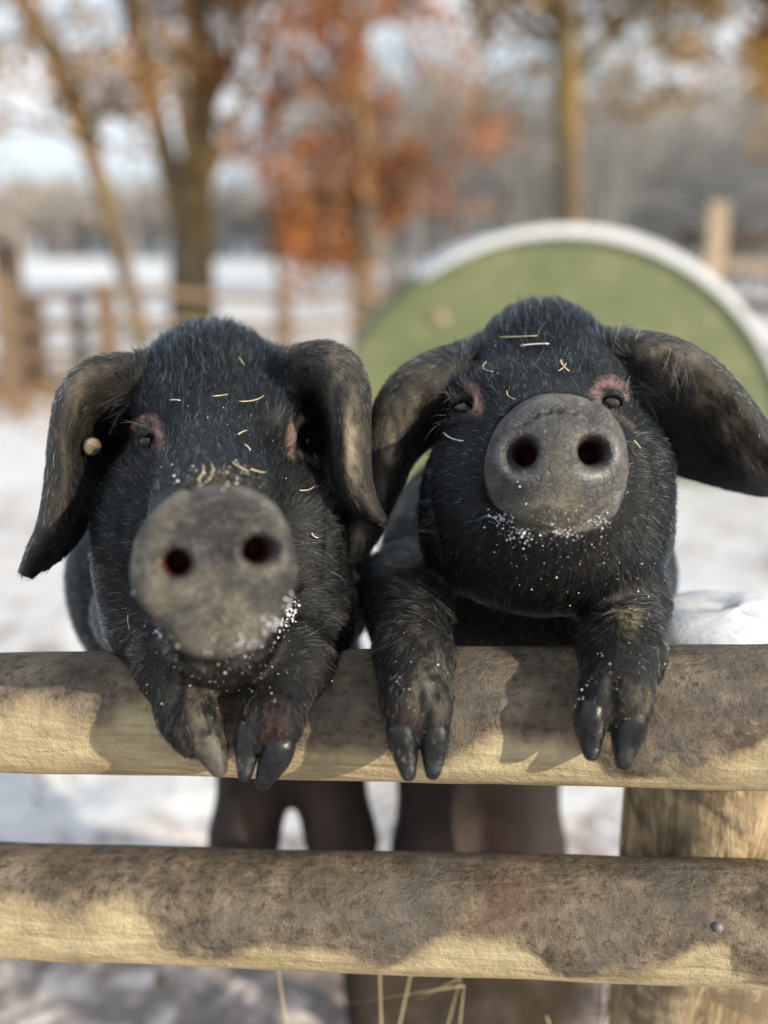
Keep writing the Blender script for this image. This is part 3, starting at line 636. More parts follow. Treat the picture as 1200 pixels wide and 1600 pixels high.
LEFT = dict(
 fine=(-.335, .025, .470, .90, .70, 1.285), bx=-.14,
 el=[(333, 645, .815, 122, 142, .075), (335, 790, .78, 160, 140, .08), (350, 880, .79, 190, 182, .095), (268, 655, .765, 42, 45, .03, .03), (432, 655, .765, 42, 45, .03, .03),
     (345, 905, .95, 238, 215, .10, .03), (250, 830, .76, 90, 110, .05, .03), (440, 830, .76, 95, 110, .05, .03), (358, 945, .765, 176, 122, .07, .03)],
 rc=[((335, 700, .755, 85), (338, 855, .62, 108), .03), ((348, 965, .74, 118), (340, 975, .63, 85), .03), ((350, 1010, .72, 72), (350, 1000, .66, 62), .02),
     ((215, 960, .86, 70), (240, 985, .745, 52), .02), ((240, 985, .745, 52), (266, 1040, .690, 50), .015), ((266, 1040, .69, 50), (300, 1130, .651, 43), .012), ((304, 1125, .650, 34), (332, 1168, .646, 25), .010), ((282, 1120, .660, 32), (300, 1158, .654, 20), .010),
     ((505, 950, .86, 72), (492, 985, .745, 54), .02), ((492, 985, .745, 54), (465, 1035, .690, 52), .015), ((465, 1035, .69, 52), (430, 1120, .651, 46), .012), ((410, 1105, .650, 29), (388, 1160, .645, 22), .008), ((446, 1115, .650, 30), (432, 1172, .645, 23), .008)],
 world=[((-.15, 1.0, .84), (-.118, 1.10, .62), .125, .088), ((-.118, 1.10, .64), (-.116, 1.16, .56), .088, .07),
        ((-.150, 1.09, .60), (-.176, 1.06, .44), .058, .036), ((-.176, 1.06, .44), (-.175, 1.25, .23), .036, .028), ((-.175, 1.25, .23), (-.17, 1.43, .02), .026, .022),
        ((-.085, 1.09, .60), (-.052, 1.06, .44), .058, .036), ((-.052, 1.06, .44), (-.04, 1.17, .22), .036, .028), ((-.04, 1.17, .22), (-.032, 1.20, .02), .026, .024)],
 nlum=.8, nose=(338, 886, .560, 131, 131), nose_from=P(338, 860, .80), cleft=[((392, 1080, .632), (408, 1150, .628)), ((352, 1120, .632), (358, 1180, .626))], roll=math.radians(-5), nost=((-.48, .08), (.50, .14)), nr=.175, crust=.25,
 mouth=[[(238, 985), (262, 1002), (285, 1022), (330, 1043), (375, 1030), (420, 1000), (462, 960), (475, 925)]],
 folds=[([(205, 760), (190, 830), (200, 900), (225, 960)], .0016), ([(500, 760), (512, 830), (505, 900)], .0016), ([(250, 740), (280, 760), (300, 770)], .0012)],
 eyes=[dict(c=(231, 690), lids=[([(211, 668), (226, 657), (240, 657), (249, 668)], .0042), ([(245, 668), (252, 690), (254, 712)], .0036), ([(196, 745), (212, 732), (238, 716)], .0040)]),
       dict(c=(478, 690), lids=[([(500, 668), (484, 657), (468, 657), (458, 670)], .0042), ([(460, 668), (454, 690), (452, 712)], .0036), ([(508, 738), (492, 727), (470, 712)], .0040)])],
 lidcol=(.20, .12, .10), pink=[((-.155, 1.0, .50), (.022, .05, .04)), ((-.075, 1.0, .50), (.025, .05, .05))],
 ears=[[
   [(238, 690, .83), (228, 630, .79), (232, 588, .775), (258, 558, .79), (292, 552, .83)],
   [(205, 720, .86), (180, 650, .80), (178, 598, .758), (196, 565, .762), (232, 557, .81)],
   [(195, 732, .86), (148, 660, .79), (130, 612, .738), (138, 572, .742), (172, 560, .79)],
   [(185, 742, .855), (134, 690, .78), (106, 640, .728), (98, 612, .738), (112, 590, .785)],
   [(160, 748, .835), (124, 718, .765), (98, 692, .725), (84, 680, .738), (92, 660, .785)],
   [(142, 790, .795), (118, 768, .745), (97, 755, .722), (77, 752, .735), (80, 742, .775)],
   [(126, 838, .775), (103, 828, .738), (82, 820, .722), (64, 818, .732), (66, 812, .765)],
   [(86, 880, .75), (68, 874, .732), (55, 866, .722), (46, 862, .730), (48, 858, .752)],
   [(52, 900, .735), (46, 899, .728), (40, 896, .724), (34, 893, .728), (36, 892, .736)]],
  [
   [(455, 690, .83), (462, 630, .79), (452, 588, .775), (432, 560, .79), (405, 550, .83)],
   [(492, 705, .85), (490, 640, .80), (470, 596, .755), (460, 560, .765), (438, 552, .81)],
   [(502, 715, .85), (506, 645, .785), (497, 588, .737), (492, 548, .748), (476, 542, .795)],
   [(510, 735, .845), (517, 675, .772), (524, 612, .722), (530, 558, .732), (516, 538, .785)],
   [(518, 760, .825), (520, 710, .758), (538, 660, .715), (566, 608, .728), (560, 565, .78)],
   [(540, 772, .785), (528, 745, .738), (544, 715, .715), (570, 680, .728), (574, 650, .775)],
   [(556, 798, .765), (545, 785, .730), (558, 768, .715), (573, 748, .722), (577, 730, .755)],
   [(578, 812, .745), (570, 808, .727), (578, 800, .718), (586, 790, .722), (588, 780, .74)],
   [(592, 822, .725), (594, 819, .722), (597, 816, .718), (599, 812, .720), (600, 810, .725)]]],
 streaks=[((548, 700), (14, 70), 1.0), ((520, 590), (16, 60), .5), ((120, 610), (20, 50), .35), ((80, 780), (12, 60), .2)],
 dirt=[((330, 1150), (40, 60), .8, (.16, .13, .09)), ((300, 1090), (50, 50), .5, (.12, .10, .07)), ((420, 1130), (30, 30), .5, (.13, .05, .04)), ((360, 745), (60, 22), .6, (.12, .09, .06)), ((460, 1190), (20, 20), .6, (.2, .16, .12))],
 hoofs=[(((318, 1150, .6445), (343, 1203, .641), 27, 14), M_hoofmud), (((284, 1135, .655), (302, 1172, .653), 19, 11), M_hoofmud), (((388, 1135, .6435), (383, 1208, .641), 23, 14), M_hoof), (((440, 1160, .6435), (412, 1222, .640), 29, 15), M_hoof)],
 nhair=95000, eyey=690, legy=1040, hl=1.0,
 lash=[(235, 672, -.3, .1, 14, .020), (480, 672, .4, .1, 10, .018), (205, 620, -1, -.2, 40, .03), (130, 700, .6, -.2, 20, .016)])

RIGHT = dict(
 fine=(-.045, .32, .545, .90, .70, 1.30), bx=.115,
 el=[(845, 618, .815, 122, 146, .075), (862, 735, .775, 172, 138, .085), (850, 835, .775, 193, 122, .095), (768, 622, .752, 45, 45, .03, .03), (918, 612, .752, 45, 48, .03, .03),
     (825, 900, .93, 228, 175, .10, .03), (860, 850, .72, 130, 92, .055, .03), (745, 770, .745, 80, 100, .05, .03), (960, 760, .745, 75, 100, .05, .03)],
 rc=[((855, 665, .74, 85), (870, 716, .675, 92), .03), ((866, 790, .72, 95), (870, 780, .68, 80), .03),
     ((632, 915, .86, 68), (640, 960, .755, 60), .02), ((640, 960, .755, 60), (647, 1030, .683, 58), .015), ((647, 1030, .683, 58), (650, 1090, .650, 53), .012), ((628, 1090, .647, 31), (629, 1158, .642, 24), .007), ((676, 1090, .647, 30), (679, 1158, .642, 24), .007),
     ((975, 930, .86, 72), (978, 945, .755, 60), .02), ((978, 945, .755, 60), (972, 1020, .683, 62), .015), ((972, 1020, .683, 62), (964, 1080, .650, 54), .012), ((940, 1075, .647, 32), (925, 1132, .642, 24), .007), ((988, 1080, .647, 33), (984, 1140, .642, 26), .007)],
 world=[((.12, .98, .84), (.118, 1.10, .62), .125, .095), ((.118, 1.10, .64), (.118, 1.18, .46), .095, .07),
        ((.075, 1.09, .60), (.062, 1.06, .42), .060, .045), ((.062, 1.06, .42), (.06, 1.25, .23), .045, .03), ((.06, 1.25, .23), (.055, 1.44, .02), .026, .022),
        ((.160, 1.09, .60), (.176, 1.06, .42), .060, .045), ((.176, 1.06, .42), (.18, 1.25, .23), .045, .03), ((.18, 1.25, .23), (.185, 1.44, .02), .026, .022)],
 nlum=1.5, nose=(872, 714, .650, 107, 98), nose_from=P(868, 745, .80), cleft=[((653, 1075, .632), (655, 1150, .626)), ((958, 1060, .632), (952, 1130, .626))], roll=math.radians(3), nost=((-.50, .02), (.46, .09)), nr=.19, crust=.8,
 mouth=[[(762, 790), (785, 808), (810, 822), (850, 832), (890, 830), (925, 815), (950, 795), (966, 765)]],
 folds=[([(690, 700), (672, 770), (690, 850)], .0016), ([(1005, 690), (1022, 770), (1005, 850)], .0016)],
 eyes=[dict(c=(723, 637), w=.009, lids=[([(700, 618), (712, 604), (730, 601), (743, 611)], .0048), ([(742, 612), (748, 628), (748, 644)], .0034), ([(690, 672), (708, 660), (738, 650)], .0040)]),
       dict(c=(953, 629), w=.009, lids=[([(930, 616), (938, 600), (955, 595), (972, 606), (974, 618)], .0052), ([(930, 618), (934, 638)], .0030), ([(940, 645), (962, 650), (985, 668)], .0036)])],
 lidcol=(.27, .16, .14), pink=[((.07, .99, .45), (.032, .06, .035)), ((.13, 1.0, .47), (.03, .06, .03))],
 ears=[[
   [(745, 660, .82), (732, 610, .79), (722, 575, .765), (728, 552, .775), (742, 535, .81)],
   [(715, 680, .825), (705, 640, .78), (690, 600, .752), (688, 568, .762), (702, 545, .80)],
   [(690, 690, .825), (675, 650, .777), (655, 615, .752), (645, 580, .762), (662, 558, .80)],
   [(668, 700, .825), (652, 675, .777), (628, 650, .757), (605, 615, .762), (618, 585, .80)],
   [(645, 725, .825), (630, 712, .780), (608, 700, .762), (585, 665, .765), (588, 635, .795)],
   [(625, 765, .82), (612, 755, .780), (594, 745, .767), (576, 725, .768), (574, 695, .79)],
   [(608, 800, .81), (597, 798, .778), (582, 792, .768), (566, 780, .768), (562, 760, .785)],
   [(590, 842, .795), (578, 845, .770), (563, 842, .760), (548, 836, .760), (543, 824, .775)],
   [(570, 870, .785), (562, 876, .768), (552, 878, .760), (542, 876, .760), (538, 868, .768)]],
  [
   [(985, 690, .84), (985, 640, .80), (985, 580, .77), (965, 535, .77), (945, 520, .81)],
   [(1030, 720, .85), (1020, 650, .81), (1018, 590, .765), (1010, 540, .757), (990, 522, .80)],
   [(1060, 740, .85), (1055, 670, .81), (1050, 605, .765), (1052, 552, .745), (1040, 528, .785)],
   [(1095, 752, .845), (1090, 690, .81), (1086, 625, .765), (1094, 574, .737), (1088, 545, .775)],
   [(1130, 762, .835), (1126, 710, .80), (1122, 655, .762), (1130, 605, .732), (1130, 576, .765)],
   [(1168, 770, .82), (1165, 735, .785), (1160, 695, .752), (1168, 650, .727), (1170, 622, .755)],
   [(1205, 776, .80), (1205, 760, .77), (1202, 738, .74), (1210, 705, .722), (1212, 680, .745)],
   [(1250, 782, .77), (1250, 778, .75), (1250, 770, .73), (1254, 755, .72), (1256, 740, .73)]]],
 streaks=[((1015, 552), (34, 14), .8), ((1062, 575), (28, 18), 1.0), ((1105, 615), (22, 24), 1.1), ((1140, 665), (17, 28), 1.1), ((1175, 715), (14, 28), 1.), ((612, 720), (16, 80), .9), ((650, 620), (30, 40), .5), ((560, 845), (16, 26), .7), ((1050, 552), (50, 14), .5)],  # lit rims and ridges of both ears painted in as pale colour
 dirt=[((676, 1070), (26, 45), .9, (.17, .16, .12)), ((640, 990), (30, 40), .5, (.10, .08, .05)), ((640, 1110), (40, 30), .3, (.12, .08, .06)), ((960, 1085), (20, 40), .5, (.10, .07, .06)), ((1010, 1110), (20, 40), .6, (.16, .14, .09)), ((958, 535), (10, 22), .6, (.20, .09, .08)), ((985, 960), (18, 30), .8, (.25, .21, .13))],
 hoofs=[(((627, 1138, .6405), (638, 1208, .637), 26, 14), M_hoof), (((681, 1138, .6405), (676, 1206, .637), 25, 14), M_hoof), (((922, 1106, .6405), (924, 1176, .637), 27, 15), M_hoof), (((988, 1118, .6405), (974, 1190, .637), 29, 15), M_hoof)],
 nhair=95000, eyey=635, legy=1000, hl=1.0,
 lash=[(723, 620, -.3, 0, 12, .018), (956, 612, .5, -.1, 16, .018), (1000, 600, 1, -.35, 46, .032), (705, 665, -.8, -.3, 12, .022), (1060, 560, .1, -1, 60, .026)])

pigL, bvhL, gL, RL, ncL = build_pig(LEFT, 'black lop-eared pig on the left, ears folded forward, snout close to the viewer')
pigR, bvhR, gR, RR, ncR = build_pig(RIGHT, 'black lop-eared pig on the right, head raised, one ear spread out past the picture edge')

def hit(px, py, which=None):
    v = Vector((FW+(px-600)/F*RT+(800-py)/F*UP)).normalized(); best = None
    for b in ([bvhL, bvhR] if which is None else [which]):
        h = b.ray_cast(Vector(CAM), v)
        if h[0] is not None and (best is None or h[3] < best[3]): best = h
    return (np.array(best[0]), np.array(best[1])) if best else None
# ear tag of the left pig
mb = MB(); c = P(140, 697, .762); mb.tube([c+np.array([.0035, -.0035, 0]), c+np.array([.003, -.003, 0]), c+np.array([.0018, -.0014, 0]), c+np.array([.0012, -.001, 0]), c+np.array([-.003, .008, 0])], [.0058, .0072, .0072, .0040, .0034], 20)
o = mb.build('ear_tag', M_tagm, pigL)

# ------------------------------------------------------------------ straw bits and crumbs lying on the pigs and rails
def strip(p0, p1, nrm, wd, bend=0., m=M_straw, label='', n=7):
    mb = MB(); t = np.linspace(0, 1, n); d = p1-p0; L = np.linalg.norm(d); sd_ = np.cross(d/L, nrm); sd_ /= np.linalg.norm(sd_)+1e-9
    pts = p0+t[:, None]*d+(4*t*(1-t))[:, None]*(nrm*.0006+sd_*bend*L); mb.tube(pts, np.full(n, wd/2)*(1-.3*t), 5)
    o = mb.build('straw', m); tag(o, label, 'straw', 'loose bits of straw'); return o
def straw(x0, y0, x1, y1, label, wd=.0008, bend=.05, m=M_straw, lift=.0028):
    a, b = hit(x0, y0), hit(x1, y1)
    if a is None or b is None: return
    n = a[1]+b[1]; n /= np.linalg.norm(n); strip(a[0]+a[1]*lift, b[0]+b[1]*lift, n, wd, bend, m, label)
for s in [
 (784, 530, 840, 528, 'long tan straw lying flat high on the right pig\'s forehead', .0011, .02, M_straw),
 (815, 544, 858, 541, 'straight white straw just below the tan one on the right pig\'s forehead', .0012, 0., M_strawpale),
 (876, 568, 888, 585, 'short thick straw chip on the right pig\'s brow above the snout', .0016, .1, M_straw),
 (872, 585, 884, 572, 'thin straw crossing the thick chip on the right pig\'s brow', .0008, .1, M_straw),
 (762, 570, 772, 585, 'small curled straw on the right pig\'s forehead above its left-hand eye', .0008, .2, M_straw),
 (698, 680, 727, 692, 'bright white straw below the right pig\'s left-hand eye', .0012, .06, M_strawpale),
 (795, 615, 808, 628, 'small straw at the top edge of the right pig\'s snout', .0009, .1, M_straw),
 (985, 690, 996, 702, 'short yellow straw on the cheek of the right pig beside its snout', .0012, .1, M_straw),
 (268, 629, 284, 630, 'short thick pale straw on the left side of the left pig\'s forehead', .0013, 0., M_straw),
 (332, 624, 355, 621, 'straw with a clod beside it at the centre of the left pig\'s forehead', .0009, .1, M_straw),
 (372, 632, 412, 622, 'longest curved straw on the left pig\'s forehead', .0009, .15, M_straw),
 (372, 562, 380, 574, 'thin straw near the top of the left pig\'s head', .0008, .1, M_straw),
 (370, 684, 383, 677, 'yellow straw on the bridge between the left pig\'s eyes', .0012, 0., M_straw),
 (380, 700, 388, 709, 'small white straw right of the yellow one between the left pig\'s eyes', .0009, 0., M_strawpale),
 (464, 768, 488, 762, 'forked straw on the left pig\'s cheek below its right-hand eye', .0009, .1, M_straw),
 (484, 833, 494, 840, 'tiny curled pale straw on the left pig\'s cheek beside the snout', .0009, .2, M_strawpale),
 (312, 752, 318, 732, 'upright straw on the left part of the left pig\'s snout top', .001, .1, M_straw),
 (326, 752, 330, 730, 'second upright straw from the left on the left pig\'s snout top', .001, .1, M_straw),
 (362, 728, 385, 742, 'bent straw at the middle of the left pig\'s snout top', .0011, .2, M_straw),
 (388, 738, 410, 742, 'flat straw at the right of the left pig\'s snout top', .001, .1, M_straw),
 (499, 1108, 513, 1062, 'long dry stalk sticking to the left pig\'s trotter over the upper rail', .0014, .03, M_straw),
 (205, 960, 208, 985, 'thin straw on the left pig\'s left jowl', .0008, 0., M_straw),
]: straw(*s[:5], wd=s[5], bend=s[6], m=s[7])
def rail_pt(px, py, rail):
    me = rail.data; loc = np.array(rail.location)
    if rail.name not in _rb: _rb[rail.name] = BVHTree.FromPolygons([tuple(v.co) for v in me.vertices], [tuple(p.vertices) for p in me.polygons])
    v = Vector((FW+(px-600)/F*RT+(800-py)/F*UP)).normalized(); h = _rb[rail.name].ray_cast(Vector(CAM-loc), v)
    return np.array(h[0])+loc, np.array(h[1])
_rb = {}
for x0, y0, x1, y1, wd, rail, lab in [
 (796, 1112, 824, 1122, .0016, rail1, 'orange brown straw on the upper rail between the right pig\'s trotters'),
 (366, 1435, 372, 1385, .0012, rail2, 'upright pale straw stuck to the pale patch of the lower rail'),
 (434, 1402, 442, 1384, .0014, rail2, 'short straw on the mud edge of the lower rail'),
 (566, 1392, 571, 1378, .0010, rail2, 'tiny straw near the middle of the lower rail'),
 (1095, 1350, 1170, 1395, .0016, rail2, 'long dark stalk slanting over the lower rail in front of the post')]:
    a, b = rail_pt(x0, y0, rail), rail_pt(x1, y1, rail); strip(a[0]+a[1]*.0012, b[0]+b[1]*.0012, a[1], wd, .04, M_straw, lab)
a_, n_ = rail_pt(1122, 1449, rail2); mb = MB(); mb.tube([a_-n_*.002, a_+n_*.0006, a_+n_*.0011], [.0036, .0036, .0028], 14)
nh_ = mb.build('nail_head', mat('dull nail', lambda n: n.out((.16, .16, .17), .5)), None); put(nh_, rail2)
def crumbs(name, spots, m, label, cat, rmin=.0003, rmax=.0009):
    mb = MB(); r0 = np.array([[1, 0, 0], [-1, 0, 0], [0, 1, 0], [0, -1, 0], [0, 0, 1], [0, 0, -1]], float)
    fc = [(0, 2, 4), (2, 1, 4), (1, 3, 4), (3, 0, 4), (2, 0, 5), (1, 2, 5), (3, 1, 5), (0, 3, 5)]
    for cx, cy, sx, sy, n, sc in spots:
        for _ in range(n):
            h = hit(random.gauss(cx, sx), random.gauss(cy, sy))
            if h is None or h[0][1] > 1.0: continue
            r = (rmin+(rmax-rmin)*random.random()**3)*sc; mb.add(h[0]+h[1]*(r*.6+.0012)+r0*r*np.array([random.uniform(.6, 1.4) for _ in range(3)])+rng.normal(0, r*.15, (6, 3)), fc)
    o = mb.build(name, m); tag(o, label, cat, kind='stuff'); return o
crumbs('chaff_crumbs', [(330, 1045, 90, 28, 90, 1), (340, 745, 45, 12, 60, 1.2), (350, 620, 60, 60, 25, .8), (870, 850, 80, 40, 90, .9), (930, 830, 60, 50, 50, .8), (850, 560, 60, 40, 30, .8), (640, 1080, 35, 60, 60, .9), (970, 1060, 40, 60, 60, .9), (905, 1120, 8, 25, 50, 1.1), (420, 1090, 60, 50, 50, .8), (1000, 950, 25, 25, 30, 1), (215, 900, 25, 80, 25, .8)],
       M_crumb, 'tiny pale crumbs of chaff and grit scattered over the pigs', 'crumbs')
def m_froth(n):
    n.out(n.ramp(n.noise(n.coord(), 200, 4, .6), (.3, (.45, .46, .48)), (.6, (.80, .82, .86))), .35, n.bump(n.noise(n.coord(), 400, 4, .7), .8, .002), .5)
M_froth = mat('froth and snow', m_froth)
crumbs('snow_crumbs', [(430, 975, 12, 6, 90, 1), (452, 955, 6, 10, 100, 1), (385, 1005, 22, 6, 90, .8), (252, 990, 7, 4, 14, 1.0)], M_froth, 'white snow crumbs caught in the left pig\'s mouth', 'snow crumbs', .0003, .0014)
crumbs('snow_crumbs', [(785, 812, 12, 6, 80, .9), (812, 834, 12, 6, 100, .9), (880, 832, 14, 5, 80, .9), (935, 815, 12, 6, 60, .8)], M_froth, 'white snow crumbs along the right pig\'s lower lip', 'snow crumbs', .0003, .0013)

# ------------------------------------------------------------------ pig ark
def ark():
    Y = 5.0; top = PY(880, 372, Y); cx = top[0]; R = 1.24; ht = top[2]; cz = ht-R; dep = 1.9
    r = empty('pig_ark', (cx, Y, 0), 'green arched pig shelter with snow on its curved roof, behind the right pig', 'pig shelter')
    def arc(rad, n=60, cz=cz):
        out = []
        for i in range(n+1):
            t = math.pi*i/n; out.append((cx+rad*math.cos(t), max(-.02, cz+rad*math.sin(t))))
        return out
    def extr(name, o1, i1, y0, y1, m):
        n = len(o1); V = [(x, y0, z) for x, z in o1]+[(x, y0, z) for x, z in i1]+[(x, y1, z) for x, z in o1]+[(x, y1, z) for x, z in i1]; Fc = []
        for i in range(n-1):
            Fc += [(i, i+1, n+i+1, n+i), (2*n+i, 3*n+i, 3*n+i+1, 2*n+i+1), (i, 2*n+i, 2*n+i+1, i+1), (n+i, n+i+1, 3*n+i+1, 3*n+i)]
        Fc += [(0, n, 3*n, 2*n), (n-1, 3*n-1, 4*n-1, 2*n-1)]
        return put(mesh_obj(name, V, Fc, m, None, False), r)
    a = arc(R); n = len(a); V = [(x, Y, z) for x, z in a]+[(x, Y+.025, z) for x, z in a]; Fc = [tuple(range(n))[::-1], tuple(range(n, 2*n))]+[(i, i+1, n+i+1, n+i) for i in range(n-1)]
    put(mesh_obj('end_panel', V, Fc, M_ark, None, False), r)
    extr('roof', arc(R+.013), arc(R+.002), Y-.03, Y+dep, M_tin)
    o1 = []; i1 = []
    for i in range(61):
        u = i/60; t = math.radians(16+108*u); th = .003+.045*math.sin(math.pi*u)**.7*(.75+.25*math.sin(t))+.003*abs(math.sin(i*.9))+.002*abs(math.sin(i*2.3))
        o1.append((cx+(R+.015+th)*math.cos(t), cz+(R+.015+th)*math.sin(t))); i1.append((cx+(R+.0145)*math.cos(t), cz+(R+.0145)*math.sin(t)))
    extr('roof_snow', o1, i1, Y-.02, Y+dep-.05, M_snowcap)
    for k, (x, y) in enumerate([(685, 497)]):
        mb = MB(); q = PY(x, y, Y-.004); mb.tube([q, q+np.array([0, -.012, 0])], [.022 if k else .045]*2, 12); b = mb.build('vent_plate' if k == 0 else 'bolt', M_postpale if k == 0 else M_tin, r)
ark()

# ------------------------------------------------------------------ fences beyond
def post_mesh(px, ytop, Y, wpx, m, label, grp, name='fence_post', jit=.004):
    a = PY(px, ytop, Y); hw = wpx/F*Y/2; mb = MB(); mb.box((a[0], Y, a[2]/2-.05), (hw, hw*.8, a[2]/2+.05), random.uniform(-.2, .2), jit)
    o = mb.build(name, m, None, False); tag(o, label, 'fence post', grp); return o
def rail_mesh(x0, y0, Y0, x1, y1, Y1, hh, m, label, grp):
    a, b = PY(x0, y0, Y0), PY(x1, y1, Y1); mb = MB(); n = 8; d = b-a; nn = np.cross(d, [0, 0, 1]); nn /= np.linalg.norm(nn); V = []
    for i in range(n):
        c = a+d*i/(n-1)+np.array([0, 0, random.uniform(-.008, .008)])
        for s, t in ((-1, -1), (1, -1), (1, 1), (-1, 1)): V.append(c+nn*s*.018+np.array([0, 0, t*hh]))
    mb.add(V, [(i*4+j, i*4+(j+1) % 4, i*4+4+(j+1) % 4, i*4+4+j) for i in range(n-1) for j in range(4)]+[(0, 3, 2, 1), tuple(n*4-4+j for j in range(4))])
    o = mb.build('fence_rail', m, None, False); tag(o, label, 'fence rail', grp); return o
GP, GR = 'posts of the paddock fence beyond', 'rails of the paddock fence beyond'
post_mesh(2, 425, 7.0, 26, M_fence, 'reddish square post of the far fence at the left picture edge', GP)
post_mesh(8, 380, 9.5, 34, M_fencedark, 'dark tall post of the far fence near the left picture edge', GP)
post_mesh(52, 465, 8.6, 22, M_fence, 'short brown far post second from the left edge', GP)
post_mesh(163, 442, 8.2, 30, M_fence, 'orange brown far post below the leaning tree', GP)
post_mesh(118, 458, 8.6, 16, M_fencedark, 'thin dark far post beside the orange brown one', GP)
post_mesh(443, 428, 9.5, 24, M_fence, 'pale brown far post behind the left pig\'s right-hand ear', GP)
post_mesh(560, 428, 10.5, 22, M_fence, 'brown far post left of the green shelter', GP)
for x0, y0, Y0, x1, y1, Y1, lab in [(-60, 470, 8.4, 165, 457, 8.3, 'top rail of the far fence at the left edge'), (-60, 515, 8.4, 165, 503, 8.3, 'middle rail of the far fence at the left edge'), (-60, 565, 8.4, 165, 550, 8.3, 'bottom rail of the far fence at the left edge'),
      (165, 452, 8.3, 443, 468, 9.6, 'top rail of the far fence behind the big tree'), (165, 500, 8.3, 443, 512, 9.6, 'lower rail of the far fence behind the big tree'),
      (443, 465, 9.6, 640, 462, 10.8, 'top rail of the far fence left of the green shelter'), (443, 508, 9.6, 640, 500, 10.8, 'lower rail of the far fence left of the green shelter')]:
    rail_mesh(x0, y0, Y0, x1, y1, Y1, .035, M_fence, lab, GR)
post_mesh(1122, 316, 7.2, 27, M_postpale, 'pale weathered post standing behind the green shelter at the right', GP)
for x0, y0, x1, y1, m, lab in [(1060, 372, 1330, 380, M_fencedark, 'dark top rail of the fence right of the green shelter'), (1100, 412, 1330, 425, M_postpale, 'pale second rail of the fence right of the green shelter'), (1130, 475, 1330, 488, M_fencedark, 'dark third rail of the fence right of the green shelter'), (1150, 545, 1330, 560, M_fence, 'brown bottom rail of the fence right of the green shelter')]:
    rail_mesh(x0, y0, 7.3, x1, y1, 7.0, .05, m, lab, 'rails of the fence right of the shelter')

# ------------------------------------------------------------------ leaf litter, grass stems
def litter():
    n = 2600; V = []; T = []
    for _ in range(n):
        u = random.random()
        if u < .6: x, y = random.gauss(-3.0, .9), random.gauss(8.3, .9)
        elif u < .8: x, y = random.gauss(.3, 2.5), random.gauss(10.5, 1)
        else: x, y = random.gauss(-.5, 1.2), random.gauss(1.7, .45)
        if y < 1.25: continue
        s = random.uniform(.025, .05) if y > 4 else random.uniform(.008, .02); q = rng.normal(0, 1, (2, 3)); a = q[0]/np.linalg.norm(q[0])*s; b = q[1]/np.linalg.norm(q[1])*s*.7; c = np.array([x, y, .03+abs(random.gauss(0, .02))])
        V += [c-a, c-b, c+a, c+b]
    V = np.array(V); o = mesh_obj('leaf_litter', V, np.arange(len(V)).reshape(-1, 4), M_leaf_b, None, False)
    at = o.data.attributes.new('tint', 'FLOAT', 'POINT'); at.data.foreach_set('value', np.repeat(rng.random(len(V)//4), 4).astype(np.float32)); tag(o, 'fallen brown leaves lying on the snow', 'leaf litter', kind='stuff')
litter()
def stems():
    mb = MB()
    for px, py in [(610, 1600), (860, 1600), (960, 1600), (1010, 1600), (1090, 1610), (1110, 1600), (1150, 1600), (590, 1560), (940, 1590), (1180, 1600), (730, 1600)]:
        for _ in range(2):
            b = P(px+random.gauss(0, 10), py+20, .93); t = b+np.array([random.gauss(0, .06), -random.uniform(0, .03), random.uniform(.03, .09)]); b = b-np.array([0, 0, b[2]]); m = (b+t)/2+rng.normal(0, .014, 3); t2 = t+np.array([random.gauss(0, .035), 0, random.uniform(-.03, .02)]); mb.tube([b, b*.6+m*.4, m, m*.4+t*.6+rng.normal(0, .004, 3), t, t2], [.0014, .0013, .0011, .0009, .0007, .0004], 5)
    tag(mb.build('dry_grass', M_straw), 'dry grass stems standing behind the foot of the fence', 'grass', kind='stuff')
stems()

# ------------------------------------------------------------------ trees
def leaves_mesh(name, pts, size, m, root):
    n = len(pts); q = rng.normal(0, 1, (n, 3)); q /= np.linalg.norm(q, axis=1)[:, None]; r = rng.normal(0, 1, (n, 3)); r -= (r*q).sum(1)[:, None]*q; r /= np.linalg.norm(r, axis=1)[:, None]
    s = size*rng.uniform(.6, 1.3, (n, 1)); c = np.array(pts); V = np.stack([c-q*s, c-r*s*.6, c+q*s, c+r*s*.6], 1).reshape(-1, 3)
    o = mesh_obj(name, V, np.arange(4*n).reshape(-1, 4), m, None, False); at = o.data.attributes.new('tint', 'FLOAT', 'POINT')
    at.data.foreach_set('value', np.repeat(np.clip(rng.random(n)*.7+.3*(.5+.5*np.sin(c@np.array([2.1, 1.3, 2.7]))), 0, 1), 4).astype(np.float32))
    return put(o, root) if root else o
def grow(mb, p, d, L, r, lev, tips, spread=.7, up=.15, kids=4):
    n = 5; pts = [p]; dd = d.copy()
    for i in range(n):
        dd = dd+rng.normal(0, .14, 3)+np.array([0, 0, up*.3]); dd /= np.linalg.norm(dd); pts.append(pts[-1]+dd*L/n)
    rad = np.linspace(r, r*.35, n+1); mb.tube(pts, rad, 5 if lev > 1 else 3, False)
    tips += [q for q in pts[2:]] if lev <= 1 else []
    if lev == 0: return
    for _ in range(kids):
        i = random.randint(1, n); q = pts[i]; e = dd+rng.normal(0, spread, 3); e /= np.linalg.norm(e); grow(mb, q, e, L*random.uniform(.45, .75), rad[i]*.6, lev-1, tips, spread, up, kids)
